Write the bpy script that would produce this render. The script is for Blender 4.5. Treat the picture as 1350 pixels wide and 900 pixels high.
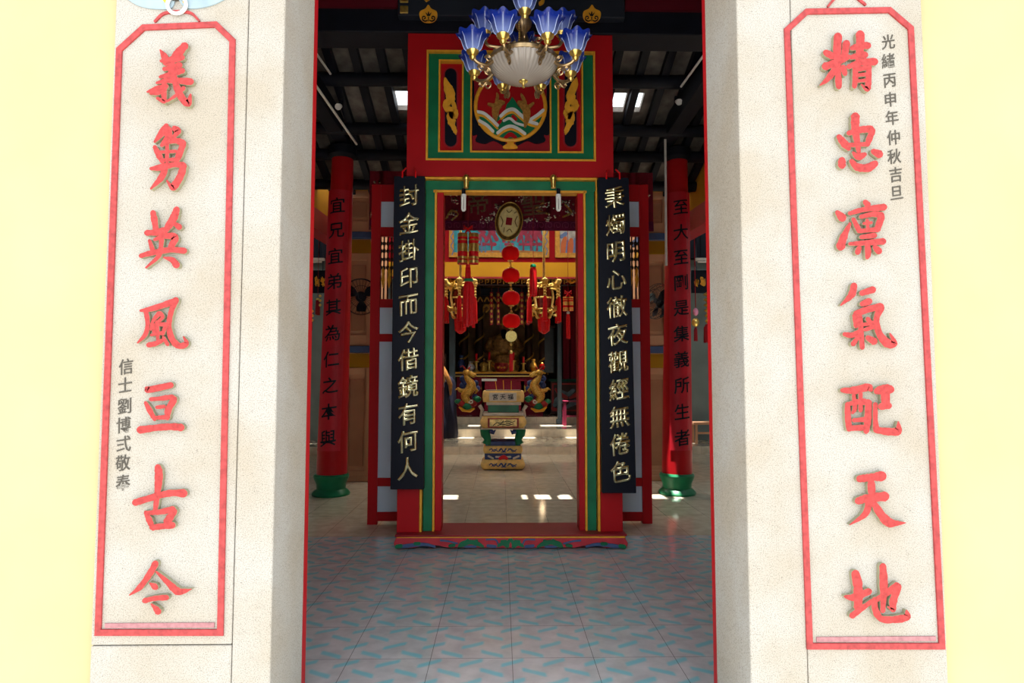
import bpy, bmesh, math, random
from mathutils import Vector, Matrix, Euler
random.seed(7)
PI = math.pi
for o in list(bpy.data.objects): bpy.data.objects.remove(o)
SC = bpy.context.scene
COL = SC.collection

# ---------------------------------------------------------------- camera, sky, sun, exposure
CH = 1.37; FPX = 826.0; PITCH = 0.0593; YAW = 0.0178; ROLL = 0.0005
cd = bpy.data.cameras.new('camera'); cam = bpy.data.objects.new('camera', cd); COL.objects.link(cam)
cd.sensor_width = 36.0; cd.lens = FPX / 1350 * 36.0; cd.clip_start = 0.05; cd.clip_end = 300
cam.location = (0, 0, CH)
_Rm = Matrix.Rotation(-YAW, 3, 'Z') @ Matrix.Rotation(PI / 2 + PITCH, 3, 'X') @ Matrix.Rotation(ROLL, 3, 'Z')
cam.rotation_euler = _Rm.to_euler()
SC.camera = cam

world = bpy.data.worlds.new('sky'); SC.world = world; world.use_nodes = True
bg = world.node_tree.nodes['Background']
bg.inputs[0].default_value = (0.86, 0.93, 1.0, 1); bg.inputs[1].default_value = 2.9
sd = bpy.data.lights.new('sun', 'SUN'); sun = bpy.data.objects.new('sun', sd); COL.objects.link(sun)
sd.energy = 24.0; sd.angle = 0.009; sd.color = (1.0, 0.96, 0.9)
SUN_DIR = Vector((0.5, 0.48, -4.45)).normalized()
sun.rotation_euler = SUN_DIR.to_track_quat('-Z', 'Y').to_euler(); sun.location = (0, 0, 20)
SC.view_settings.view_transform = 'Standard'; SC.view_settings.look = 'None'
SC.view_settings.exposure = 0.0; SC.view_settings.gamma = 1.0; SC.view_settings.use_curve_mapping = False
SC.cycles.max_bounces = 10; SC.cycles.diffuse_bounces = 6; SC.cycles.sample_clamp_indirect = 8.0
SC.cycles.caustics_reflective = False; SC.cycles.caustics_refractive = False

# ---------------------------------------------------------------- helpers
def ray(px, py):
    return _Rm @ Vector(((px - 675) / FPX, -(py - 450) / FPX, -1.0))
def at(px, py, Y):
    "point of the place that a photo pixel shows on the vertical plane Y"
    r = ray(px, py); s = Y / r.y
    return Vector((r.x * s, Y, CH + r.z * s))
def on_floor(px, py, z=0.0):
    r = ray(px, py); s = (z - CH) / r.z
    return Vector((r.x * s, r.y * s, z))
def s2l(c):
    return tuple(((v / 255) / 12.92 if v / 255 <= 0.04045 else ((v / 255 + 0.055) / 1.055) ** 2.4) for v in c)

_mats = {}
def mat(name, rgb, rough=0.5, metal=0.0, var=0.12, scale=12.0, bump=0.0, spec=0.25, coat=0.0, srgb=True, dark=None):
    if name in _mats: return _mats[name]
    m = bpy.data.materials.new(name); m.use_nodes = True
    nt = m.node_tree; p = nt.nodes['Principled BSDF']
    c = s2l(rgb) if srgb else rgb
    tc = nt.nodes.new('ShaderNodeTexCoord'); nz = nt.nodes.new('ShaderNodeTexNoise')
    nz.inputs['Scale'].default_value = scale; nz.inputs['Detail'].default_value = 6
    nt.links.new(tc.outputs['Object'], nz.inputs['Vector'])
    rp = nt.nodes.new('ShaderNodeValToRGB')
    d = dark if dark else tuple(max(0, v * (1 - var)) for v in c)
    b = tuple(min(1, v * (1 + var)) for v in c)
    rp.color_ramp.elements[0].position = 0.3; rp.color_ramp.elements[1].position = 0.7
    rp.color_ramp.elements[0].color = (*d, 1); rp.color_ramp.elements[1].color = (*b, 1)
    nt.links.new(nz.outputs['Fac'], rp.inputs[0]); nt.links.new(rp.outputs[0], p.inputs['Base Color'])
    p.inputs['Roughness'].default_value = rough; p.inputs['Metallic'].default_value = metal
    p.inputs['Specular IOR Level'].default_value = spec; p.inputs['Coat Weight'].default_value = coat
    if bump:
        bn = nt.nodes.new('ShaderNodeBump'); bn.inputs['Strength'].default_value = bump; bn.inputs['Distance'].default_value = 0.01
        nt.links.new(nz.outputs['Fac'], bn.inputs['Height']); nt.links.new(bn.outputs[0], p.inputs['Normal'])
    _mats[name] = m
    return m

class MB:
    def __init__(s): s.bm = bmesh.new()
    def face(s, pts, mi=0):
        try:
            f = s.bm.faces.new([s.bm.verts.new(p) for p in pts]); f.material_index = mi; return f
        except ValueError: return None
    def box(s, x0, x1, y0, y1, z0, z1):
        v = [s.bm.verts.new((x, y, z)) for z in (z0, z1) for y in (y0, y1) for x in (x0, x1)]
        for q in ((0, 2, 3, 1), (4, 5, 7, 6), (0, 1, 5, 4), (2, 6, 7, 3), (0, 4, 6, 2), (1, 3, 7, 5)):
            s.bm.faces.new([v[i] for i in q])
        return s
    def hexa(s, p):   # eight corners: bottom 4 then top 4, each counter-clockwise
        v = [s.bm.verts.new(q) for q in p]
        for q in ((3, 2, 1, 0), (4, 5, 6, 7), (0, 1, 5, 4), (1, 2, 6, 5), (2, 3, 7, 6), (3, 0, 4, 7)):
            s.bm.faces.new([v[i] for i in q])
        return s
    def prism(s, pts, d, mi=0, side=0):   # polygon pts swept along vector d
        d = Vector(d); pts = [Vector(p) for p in pts]
        a = [s.bm.verts.new(p) for p in pts]; b = [s.bm.verts.new(p + d) for p in pts]
        n = len(pts)
        for vs, m in ((a, mi), (list(reversed(b)), mi)):
            f = s.bm.faces.new(vs); f.material_index = m
        for i in range(n):
            f = s.bm.faces.new([a[i], b[i], b[(i + 1) % n], a[(i + 1) % n]]); f.material_index = side
        return s
    def tube(s, path, r, n=8, closed=False, r1=None):
        path = [Vector(p) for p in path]; m = len(path); rings = []
        up = Vector((0, 0, 1)); prev = None
        for i, p in enumerate(path):
            if closed: t = path[(i + 1) % m] - path[i - 1]
            else: t = path[min(i + 1, m - 1)] - path[max(i - 1, 0)]
            t.normalize()
            if prev is None:
                a = t.cross(up)
                if a.length < 1e-3: a = t.cross(Vector((1, 0, 0)))
            else:
                a = prev - t * prev.dot(t)
                if a.length < 1e-4: a = t.cross(up)
            a.normalize(); prev = a; b = t.cross(a)
            rr = r[i] if isinstance(r, (list, tuple)) else (r if r1 is None else r + (r1 - r) * i / (m - 1))
            rings.append([s.bm.verts.new(p + (a * math.cos(2 * PI * k / n) + b * math.sin(2 * PI * k / n)) * rr) for k in range(n)])
        for i in range(m if closed else m - 1):
            A, B = rings[i], rings[(i + 1) % m]
            for k in range(n): s.bm.faces.new([A[k], A[(k + 1) % n], B[(k + 1) % n], B[k]])
        if not closed:
            s.bm.faces.new(list(reversed(rings[0]))); s.bm.faces.new(rings[-1])
        return s
    def lathe(s, c, prof, n=24, lobes=0, amp=None, sx=1.0, sy=1.0, frame=None):
        # prof: (r, z) list; amp: per-ring wave of the radius; frame: 3x3 matrix
        c = Vector(c); rings = []
        for j, (r, z) in enumerate(prof):
            ring = []
            for k in range(n):
                a = 2 * PI * k / n
                q = r * (1 + (amp[j] * math.cos(lobes * a) if amp else 0))
                v = Vector((q * math.cos(a) * sx, q * math.sin(a) * sy, z))
                if frame: v = frame @ v
                ring.append(s.bm.verts.new(c + v))
            rings.append(ring)
        for A, B in zip(rings, rings[1:]):
            for k in range(n): s.bm.faces.new([A[k], A[(k + 1) % n], B[(k + 1) % n], B[k]])
        if prof[0][0] > 1e-4: s.bm.faces.new(list(reversed(rings[0])))
        if prof[-1][0] > 1e-4: s.bm.faces.new(rings[-1])
        return s
    def ball(s, c, rx, ry=None, rz=None, n=16):
        ry = ry or rx; rz = rz or rx
        pr = [(math.sin(PI * j / 10) + 1e-5, -math.cos(PI * j / 10) * rz) for j in range(11)]
        return s.lathe(c, pr, n, sx=rx, sy=ry)
    def obj(s, name, m, parent=None, smooth=False, bevel=0.0, ang=40):
        bm = s.bm
        bmesh.ops.remove_doubles(bm, verts=bm.verts, dist=1e-6)
        bmesh.ops.recalc_face_normals(bm, faces=bm.faces)
        me = bpy.data.meshes.new(name); bm.to_mesh(me); bm.free()
        for q in (m if isinstance(m, (list, tuple)) else [m]): me.materials.append(q)
        if smooth:
            for p in me.polygons: p.use_smooth = True
            try: me.set_sharp_from_angle(angle=math.radians(ang))
            except Exception: pass
        o = bpy.data.objects.new(name, me); COL.objects.link(o)
        if parent is not None: adopt(o, parent)
        if bevel:
            b = o.modifiers.new('bevel', 'BEVEL'); b.width = bevel; b.segments = 2; b.limit_method = 'ANGLE'
        return o
_wm = {}
def wmat(o):
    return _wm.get(o.name, Matrix.Identity(4))
def adopt(o, parent):
    o.parent = parent; o.matrix_parent_inverse = wmat(parent).inverted()
    _wm[o.name] = Matrix.Identity(4)
def thing(name, label, cat, loc=(0, 0, 0), group=None):
    o = bpy.data.objects.new(name, None); COL.objects.link(o); o.location = loc
    o.empty_display_size = 0.1
    _wm[o.name] = Matrix.Translation(Vector(loc))
    o['label'] = label; o['category'] = cat
    if group: o['group'] = group
    return o
def tag(o, label, cat, group=None, kind=None):
    o['label'] = label; o['category'] = cat
    if group: o['group'] = group
    if kind: o['kind'] = kind
    return o
def struct(o, label=None, cat=None):
    o['kind'] = 'structure'
    if label: o['label'] = label
    if cat: o['category'] = cat
    return o
def copy_tree(root, loc, label, group=None):
    r = root.copy(); COL.objects.link(r); r.location = loc; r['label'] = label
    if group: r['group'] = group
    def rec(src, dst):
        for ch in list(src.children):
            c = ch.copy(); COL.objects.link(c); c.parent = dst; rec(ch, c)
    rec(root, r)
    return r

def spline(pts, n=6):
    "Catmull-Rom through tuples"
    if len(pts) < 3:
        a, b = pts[0], pts[-1]
        return [tuple(a[k] + (b[k] - a[k]) * i / n for k in range(len(a))) for i in range(n + 1)]
    out = []
    P = [tuple(2 * a - b for a, b in zip(pts[0], pts[1]))] + list(pts) + [tuple(2 * a - b for a, b in zip(pts[-1], pts[-2]))]
    for i in range(1, len(P) - 2):
        for k in range(n):
            t = k / n
            out.append(tuple(0.5 * (2 * p1 + (p2 - p0) * t + (2 * p0 - 5 * p1 + 4 * p2 - p3) * t * t + (3 * p1 - p0 - 3 * p2 + p3) * t ** 3)
                             for p0, p1, p2, p3 in zip(P[i - 1], P[i], P[i + 1], P[i + 2])))
    out.append(tuple(pts[-1]))
    return out
def strokes_mesh(mb, strokes, Y, thick, org=(0, 0), scale=1.0, wk=1.0, jag=0.0, top=0, side=1, n=6):
    "brush strokes (x, y, width) in a photo crop become raised relief on the plane Y"
    for si, st in enumerate(strokes):
        sp = spline(st, n)
        m = len(sp); L = []; Rr = []
        t3 = thick * (1 + 0.013 * si)
        for i, (x, y, w) in enumerate(sp):
            a = sp[max(i - 1, 0)]; b = sp[min(i + 1, m - 1)]
            dx, dy = b[0] - a[0], b[1] - a[1]; l = math.hypot(dx, dy) or 1
            nx, ny = -dy / l, dx / l
            hw = max(w, 0.6) * 0.5 * wk * (1 + random.uniform(-jag, jag))
            L.append((x + nx * hw, y + ny * hw)); Rr.append((x - nx * hw, y - ny * hw))
        def cap(i, sgn):
            x, y, w = sp[i]; a = sp[max(i - 1, 0)]; b = sp[min(i + 1, m - 1)]
            dx, dy = b[0] - a[0], b[1] - a[1]; l = math.hypot(dx, dy) or 1
            hw = max(w, 0.6) * 0.5 * wk; ang = math.atan2(dy, dx)
            if sgn > 0: th = [ang + PI / 2 - PI * k / 6 for k in range(1, 6)]
            else: th = [ang - PI / 2 - PI * k / 6 for k in range(1, 6)]
            return [(x + math.cos(t) * hw * 0.9, y + math.sin(t) * hw * 0.9) for t in th]
        def w3(q, yy): return at(org[0] + q[0] / scale, org[1] + q[1] / scale, Y) + Vector((0, yy, 0))
        endc = [L[-1]] + cap(m - 1, 1) + [Rr[-1]]
        begc = [Rr[0]] + cap(0, -1) + [L[0]]
        for i in range(m - 1):
            mb.face([w3(L[i], -t3), w3(L[i + 1], -t3), w3(Rr[i + 1], -t3), w3(Rr[i], -t3)], top)
        for c in (endc, begc): mb.face([w3(q, -t3) for q in c], top)
        loop = L[:-1] + endc + list(reversed(Rr))[1:-1] + begc[:-1] if False else L + endc[1:-1] + list(reversed(Rr)) + begc[1:-1]
        k = len(loop)
        for i in range(k):
            a, b = loop[i], loop[(i + 1) % k]
            mb.face([w3(a, -t3), w3(b, -t3), w3(b, 0.002), w3(a, 0.002)], side)
    return mb
def carve(name, strokes, Y, thick, m, parent, **k):
    "one relief part per stroke"
    for i_, st in enumerate(strokes):
        b_ = MB(); strokes_mesh(b_, [st], Y, thick * (1 + 0.07 * i_), top=0, side=0, **k); b_.obj(name, m, parent)
def text_mesh(ch, size, extrude=0.0, bevel=0.0, offset=0.0, shear=0.10):
    "one character as a mesh in the XY plane, centred, about `size` high"
    c = bpy.data.curves.new('glyph', 'FONT'); c.body = ch; c.size = size
    c.extrude = extrude; c.bevel_depth = bevel; c.bevel_resolution = 1; c.offset = offset * size; c.resolution_u = 3
    o = bpy.data.objects.new('glyph', c); COL.objects.link(o)
    dg = bpy.context.evaluated_depsgraph_get(); dg.update()
    me = bpy.data.meshes.new_from_object(o.evaluated_get(dg))
    bpy.data.objects.remove(o); bpy.data.curves.remove(c)
    xs = [v.co.x for v in me.vertices]; ys = [v.co.y for v in me.vertices]
    if xs:
        cx, cy = (min(xs) + max(xs)) / 2, (min(ys) + max(ys)) / 2
        for v in me.vertices:
            x, y = v.co.x - cx, v.co.y - cy
            v.co.x = x - 0.03 * y; v.co.y = y + shear * x
    return me
def dice(me, L=0.02):
    bm = bmesh.new(); bm.from_mesh(me); bmesh.ops.triangulate(bm, faces=bm.faces)
    for _ in range(4):
        e = [q for q in bm.edges if q.calc_length() > L]
        if not e: break
        bmesh.ops.subdivide_edges(bm, edges=e, cuts=1); bmesh.ops.triangulate(bm, faces=[f for f in bm.faces if len(f.verts) > 3])
    bm.to_mesh(me); bm.free()
def glyph(ch, pos, size, m, parent, rot=(PI / 2, 0, 0), sx=1.0, sy=1.0, name='character', **k):
    me = text_mesh(ch, size, **k)
    M = Matrix.Translation(Vector(pos)) @ Euler(rot).to_matrix().to_4x4() @ Matrix.Diagonal((sx, sy, 1, 1))
    me.transform(M); me.name = name
    me.materials.clear(); me.materials.append(m)
    o = bpy.data.objects.new(name, me); COL.objects.link(o)
    if parent is not None: adopt(o, parent)
    return o
def pxp(pts, Y): return [at(x, y, Y) for x, y in pts]
def smooth_closed(pts, n=4):
    out = []; m = len(pts)
    for i in range(m):
        p0, p1, p2, p3 = pts[i - 1], pts[i], pts[(i + 1) % m], pts[(i + 2) % m]
        for k in range(n):
            t = k / n
            out.append(tuple(0.5 * (2 * b + (c - a) * t + (2 * a - 5 * b + 4 * c - d) * t * t + (3 * b - a - 3 * c + d) * t ** 3) for a, b, c, d in zip(p0, p1, p2, p3)))
    return out

# ---------------------------------------------------------------- materials
def granite():
    m = bpy.data.materials.new('granite'); m.use_nodes = True; nt = m.node_tree; p = nt.nodes['Principled BSDF']
    N = nt.nodes.new; Lk = nt.links.new
    tc = N('ShaderNodeTexCoord')
    n1 = N('ShaderNodeTexNoise'); n1.inputs['Scale'].default_value = 260; n1.inputs['Detail'].default_value = 3
    n2 = N('ShaderNodeTexNoise'); n2.inputs['Scale'].default_value = 3.2; n2.inputs['Detail'].default_value = 5
    n3 = N('ShaderNodeTexVoronoi'); n3.inputs['Scale'].default_value = 190
    for n in (n1, n2, n3): Lk(tc.outputs['Object'], n.inputs['Vector'])
    r1 = N('ShaderNodeValToRGB'); e = r1.color_ramp.elements
    e[0].position = 0.30; e[0].color = (0.22, 0.20, 0.17, 1); e[1].position = 0.52; e[1].color = (0.38, 0.358, 0.32, 1)
    Lk(n1.outputs['Fac'], r1.inputs[0])
    r2 = N('ShaderNodeValToRGB'); e = r2.color_ramp.elements
    e[0].position = 0.35; e[0].color = (0.88, 0.80, 0.68, 1); e[1].position = 0.62; e[1].color = (1, 1, 1, 1)
    Lk(n2.outputs['Fac'], r2.inputs[0])
    mx = N('ShaderNodeMixRGB'); mx.blend_type = 'MULTIPLY'; mx.inputs[0].default_value = 0.75
    Lk(r1.outputs[0], mx.inputs[1]); Lk(r2.outputs[0], mx.inputs[2])
    r3 = N('ShaderNodeValToRGB'); e = r3.color_ramp.elements
    e[0].position = 0.16; e[0].color = (0.22, 0.20, 0.18, 1); e[1].position = 0.26; e[1].color = (1, 1, 1, 1)
    Lk(n3.outputs['Distance'], r3.inputs[0])
    n4 = N('ShaderNodeTexNoise'); n4.inputs['Scale'].default_value = 30; Lk(tc.outputs['Object'], n4.inputs['Vector'])
    r4 = N('ShaderNodeValToRGB'); e = r4.color_ramp.elements; e[0].position = 0.52; e[1].position = 0.62
    Lk(n4.outputs['Fac'], r4.inputs[0])
    mx2 = N('ShaderNodeMixRGB'); mx2.blend_type = 'MULTIPLY'
    ml = N('ShaderNodeMath'); ml.operation = 'MULTIPLY'; ml.inputs[1].default_value = 0.8; Lk(r4.outputs[0], ml.inputs[0]); Lk(ml.outputs[0], mx2.inputs[0])
    Lk(mx.outputs[0], mx2.inputs[1]); Lk(r3.outputs[0], mx2.inputs[2])
    Lk(mx2.outputs[0], p.inputs['Base Color']); p.inputs['Roughness'].default_value = 0.85
    bn = N('ShaderNodeBump'); bn.inputs['Strength'].default_value = 0.25; bn.inputs['Distance'].default_value = 0.003
    Lk(n1.outputs['Fac'], bn.inputs['Height']); Lk(bn.outputs[0], p.inputs['Normal'])
    return m
def tiles(name, base, dash, ox, oy, dashes=True):
    m = bpy.data.materials.new(name); m.use_nodes = True; nt = m.node_tree; p = nt.nodes['Principled BSDF']
    N = nt.nodes.new; Lk = nt.links.new
    tc = N('ShaderNodeTexCoord'); sp = N('ShaderNodeSeparateXYZ'); Lk(tc.outputs['Object'], sp.inputs[0])
    def M(op, a, b=None, c=None):
        n = N('ShaderNodeMath'); n.operation = op
        for i, v in enumerate((a, b, c)):
            if v is None: continue
            if isinstance(v, (int, float)): n.inputs[i].default_value = v
            else: Lk(v, n.inputs[i])
        return n.outputs[0]
    x = M('SUBTRACT', sp.outputs[0], ox); y = M('SUBTRACT', sp.outputs[1], oy)
    def seam(v, size, w):
        fr = M('FRACT', M('DIVIDE', v, size)); d = M('ABSOLUTE', M('SUBTRACT', fr, 0.5))
        return M('GREATER_THAN', d, 0.5 - w / size)
    gx = seam(x, 0.4, 0.0016); gy = seam(y, 0.4, 0.0016)
    nz = N('ShaderNodeTexNoise'); nz.inputs['Scale'].default_value = 9; nz.inputs['Detail'].default_value = 4; Lk(tc.outputs['Object'], nz.inputs['Vector'])
    cr = N('ShaderNodeValToRGB'); b = s2l(base)
    cr.color_ramp.elements[0].position = 0.35; cr.color_ramp.elements[1].position = 0.7
    cr.color_ramp.elements[0].color = (*[v * 0.86 for v in b], 1); cr.color_ramp.elements[1].color = (*[min(1, v * 1.1) for v in b], 1)
    Lk(nz.outputs['Fac'], cr.inputs[0]); col = cr.outputs[0]
    if dashes:
        row = M('FLOOR', M('DIVIDE', y, 0.1)); odd = M('MODULO', M('ABSOLUTE', row), 2.0)
        sgn = M('SUBTRACT', M('MULTIPLY', odd, 2.0), 1.0)
        xs = M('ADD', x, M('MULTIPLY', odd, 0.1))
        u = M('MULTIPLY', M('SUBTRACT', M('FRACT', M('DIVIDE', xs, 0.2)), 0.5), 0.2)
        v = M('MULTIPLY', M('SUBTRACT', M('FRACT', M('DIVIDE', y, 0.1)), 0.5), 0.1)
        wob = M('MULTIPLY', M('SUBTRACT', nz.outputs['Fac'], 0.5), 0.02)
        d = M('ABSOLUTE', M('ADD', M('SUBTRACT', v, M('MULTIPLY', M('MULTIPLY', u, sgn), 0.55)), wob))
        a = N('ShaderNodeMapRange'); a.inputs[1].default_value = 0.010; a.inputs[2].default_value = 0.030; a.inputs[3].default_value = 1; a.inputs[4].default_value = 0; Lk(d, a.inputs[0])
        c2 = N('ShaderNodeMapRange'); c2.inputs[1].default_value = 0.048; c2.inputs[2].default_value = 0.062; c2.inputs[3].default_value = 1; c2.inputs[4].default_value = 0; Lk(M('ABSOLUTE', u), c2.inputs[0])
        f = M('MULTIPLY', M('MULTIPLY', a.outputs[0], c2.outputs[0]), 0.75)
        mx = N('ShaderNodeMixRGB'); Lk(f, mx.inputs[0]); Lk(col, mx.inputs[1]); mx.inputs[2].default_value = (*s2l(dash), 1); col = mx.outputs[0]
    g = M('MAXIMUM', gx, gy)
    mx = N('ShaderNodeMixRGB'); Lk(M('MULTIPLY', g, 0.7), mx.inputs[0]); Lk(col, mx.inputs[1]); mx.inputs[2].default_value = (0.05, 0.045, 0.04, 1)
    Lk(mx.outputs[0], p.inputs['Base Color']); p.inputs['Roughness'].default_value = 0.10; p.inputs['Specular IOR Level'].default_value = 0.55
    return m
def glass_mat(name, rgb, alpha=0.3, rough=0.05):
    m = bpy.data.materials.new(name); m.use_nodes = True; nt = m.node_tree
    for n in list(nt.nodes): nt.nodes.remove(n)
    N = nt.nodes.new; o = N('ShaderNodeOutputMaterial'); t = N('ShaderNodeBsdfTransparent'); g = N('ShaderNodeBsdfPrincipled'); mx = N('ShaderNodeMixShader')
    g.inputs['Base Color'].default_value = (*s2l(rgb), 1); g.inputs['Roughness'].default_value = rough
    mx.inputs[0].default_value = alpha; nt.links.new(t.outputs[0], mx.inputs[1]); nt.links.new(g.outputs[0], mx.inputs[2]); nt.links.new(mx.outputs[0], o.inputs[0])
    return m
def translucent_mat(name, col):
    m = bpy.data.materials.new(name); m.use_nodes = True; nt = m.node_tree
    for n in list(nt.nodes): nt.nodes.remove(n)
    N = nt.nodes.new; o = N('ShaderNodeOutputMaterial'); t = N('ShaderNodeBsdfTranslucent'); d = N('ShaderNodeBsdfDiffuse'); mx = N('ShaderNodeMixShader')
    t.inputs[0].default_value = (*col, 1); d.inputs[0].default_value = (*col, 1); mx.inputs[0].default_value = 0.25
    nt.links.new(t.outputs[0], mx.inputs[1]); nt.links.new(d.outputs[0], mx.inputs[2]); nt.links.new(mx.outputs[0], o.inputs[0])
    return m
GRANITE = granite()
CARVE = mat('carved_edge', (0.27, 0.25, 0.165), 0.9, srgb=False)
RELIEF = mat('inscription_red', (0.36, 0.034, 0.032), 0.55, srgb=False, scale=90, var=0.25, bump=0.3)
BORDER = mat('border_red', (0.33, 0.042, 0.042), 0.6, srgb=False, scale=60, var=0.25)
BORDER_PALE = mat('border_faded', (0.33, 0.15, 0.16), 0.7, srgb=False, scale=80, var=0.2)
INK = mat('inscription_ink', (0.07, 0.062, 0.05), 0.8, srgb=False)
YWALL = mat('yellow_plaster', (0.46, 0.385, 0.205), 0.9, srgb=False, scale=2.5, var=0.05)
YIN = mat('yellow_paint', (0.44, 0.22, 0.015), 0.75, spec=0.08, srgb=False, scale=2.0, var=0.08)
RED = mat('red_lacquer', (0.40, 0.008, 0.012), 0.42, srgb=False, scale=3, var=0.10, spec=0.12)
DRED = mat('dark_red_paint', (0.28, 0.010, 0.018), 0.4, srgb=False, scale=4)
GREEN = mat('green_paint', (0.008, 0.15, 0.062), 0.35, srgb=False, scale=5, var=0.2)
GOLDP = mat('gold_paint', (0.78, 0.36, 0.03), 0.4, srgb=False, scale=20)
GOLD = mat('gilt', (0.95, 0.62, 0.17), 0.3, 0.9, srgb=False, scale=40, var=0.2)
GLEAF = mat('gold_leaf_lettering', (0.95, 0.80, 0.48), 0.22, 1.0, srgb=False, scale=30, var=0.2)
BRASS = mat('aged_brass', (0.42, 0.29, 0.15), 0.32, 0.85, srgb=False, scale=30, var=0.25)
BLACK = mat('black_lacquer', (0.004, 0.005, 0.012), 0.45, srgb=False, scale=6, spec=0.15)
NAVY = mat('navy_black_timber', (0.005, 0.006, 0.012), 0.6, srgb=False, scale=5, var=0.3, spec=0.2)
SLATE = mat('slate_paint', (0.018, 0.022, 0.034), 0.55, srgb=False, scale=4, spec=0.2)
PANE = mat('frosted_pane', (0.54, 0.66, 0.80), 0.35, srgb=False, scale=3, var=0.05)
SALMON = mat('salmon_plaster', (0.56, 0.30, 0.175), 0.75, srgb=False, scale=3, var=0.08)
BLUEP = mat('blue_paint', (0.06, 0.10, 0.22), 0.5, srgb=False)
TEAL = mat('turquoise_paint', (0.025, 0.17, 0.22), 0.6, spec=0.08, srgb=False, scale=8, var=0.3)
WHITEP = mat('white_paint', (0.72, 0.72, 0.70), 0.4, srgb=False)
GREYW = mat('grey_green_wall', (0.16, 0.20, 0.20), 0.7, srgb=False, scale=2)
SILK = mat('red_silk', (0.72, 0.008, 0.012), 0.45, srgb=False, scale=40)
LANT = mat('lantern_red', (0.95, 0.006, 0.006), 0.6, srgb=False, scale=10, var=0.05, spec=0.08)
WINE = mat('wine_velvet', (0.21, 0.007, 0.026), 0.7, srgb=False, scale=30, var=0.2)
STUD = mat('silver_sequin', (0.55, 0.5, 0.42), 0.25, 0.8, srgb=False)
WOODD = mat('dark_wood', (0.035, 0.014, 0.010), 0.4, srgb=False, scale=8, var=0.3)
PLANK = mat('whitewashed_board', (0.13, 0.115, 0.105), 0.8, srgb=False, scale=9, var=0.35)
ORNB = mat('faded_blue', (0.28, 0.36, 0.40), 0.7, srgb=False)
CREAM = mat('cream_marble', (0.80, 0.53, 0.17), 0.4, srgb=False, scale=14, var=0.2)
GROUND = mat('pale_paving', (0.34, 0.33, 0.31), 0.9, srgb=False, scale=2)
FTILE = tiles('floor_tile', (192, 188, 188), (104, 190, 202), 0.0583, 3.166)
FTILE2 = tiles('inner_floor_tile', (196, 185, 165), (150, 140, 125), 0.0583, 3.166, False)
SKYGLASS = glass_mat('skylight_glass', (235, 240, 240), 0.10)
SHEET = translucent_mat('translucent_sheet', (0.75, 0.74, 0.70))

# ---------------------------------------------------------------- the setting
YF, YB = 2.20, 2.55           # front and back of the stone doorway
XL, XR = -0.780, 0.860        # inner faces of the pillars
struct(MB().box(-7, 7, 2.0, 5.56, -0.25, 0.0).obj('floor', FTILE), 'grey tiled floor with pale blue dashes', 'floor')
b = MB().box(-7, 7, 5.56, 11.45, -0.25, 0.0); struct(b.obj('floor', FTILE2), 'beige tiled floor behind the red screen', 'floor')
b = MB().box(-7, 7, 11.45, 13.4, -0.25, 0.14); struct(b.obj('floor', FTILE2), 'first raised floor level of the altar hall', 'floor')
b = MB().box(-7, 7, 13.4, 15.0, -0.25, 0.30); struct(b.obj('floor', FTILE2), 'second raised floor level of the altar hall', 'floor')
b = MB().box(-7, 7, 15.0, 20.0, -0.25, 0.46); struct(b.obj('floor', FTILE2), 'top floor level of the altar hall', 'floor')
struct(MB().box(-30, 30, -40, 2.0, -0.35, -0.10).obj('floor', GROUND), 'pale paving outside the doorway', 'floor')
WX0 = at(140, 450, YF).x; WX1 = at(1228, 450, YF).x
struct(MB().box(-7, WX0 + 0.03, YF + 0.03, YB, -0.2, 4.6).obj('wall_left', YWALL), 'pale yellow plaster wall left of the doorway', 'wall')
struct(MB().box(WX1 - 0.03, 7, YF + 0.03, YB, -0.2, 4.6).obj('wall_right', YWALL), 'pale yellow plaster wall right of the doorway', 'wall')
struct(MB().box(-1.45, 1.55, YF, YB, 3.7, 4.6).obj('wall_front', GRANITE), 'stone lintel over the doorway', 'wall')
# side halls, back wall
struct(MB().box(-5.2, -5.0, YB, 20, -0.2, 6).obj('wall_left', GREYW), 'grey outer wall of the left side hall', 'wall')
struct(MB().box(5.0, 5.2, YB, 20, -0.2, 6).obj('wall_right', GREYW), 'grey outer wall of the right side hall', 'wall')
struct(MB().box(-5.2, 5.2, 20, 20.2, 0, 6).obj('wall_back', WOODD), 'dark wall behind the altar', 'wall')

# roof of the front hall: boards, purlins, rafters, glass tiles
RY, RZ = 4.4, 5.30
def zr(Y): return RZ - 0.33 * (Y - RY) if Y >= RY else RZ - 0.46 * (RY - Y)
ROOF_X0, ROOF_X1, ROOF_Y1 = -2.75, 2.85, 8.45
SKYW = []      # skylight openings: x0, x1, y0, y1
for x0, x1 in ((-1.18, -0.99), (-0.26, -0.20), (-0.108, 0.08), (0.16, 0.31), (1.232, 1.40), (1.50, 1.59)):
    SKYW.append((x0, x1, 6.74, 7.02))
def slab(mb, x0, x1, y0, y1, t=0.06):
    mb.hexa([(x0, y0, zr(y0)), (x1, y0, zr(y0)), (x1, y1, zr(y1)), (x0, y1, zr(y1)),
             (x0, y0, zr(y0) + t), (x1, y0, zr(y0) + t), (x1, y1, zr(y1) + t), (x0, y1, zr(y1) + t)])
roof = MB()
slab(roof, -7, 7, 1.70, 2.55); slab(roof, ROOF_X0, ROOF_X1, 2.55, RY); slab(roof, ROOF_X0, ROOF_X1, RY, 6.74); slab(roof, ROOF_X0, ROOF_X1, 7.02, ROOF_Y1)  # front overhang is unseen, added to keep sun off the front wall
xs = ROOF_X0
for x0, x1, y0, y1 in SKYW:
    slab(roof, xs, x0, y0, y1); xs = x1
slab(roof, xs, ROOF_X1, 6.74, 7.02)
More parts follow.
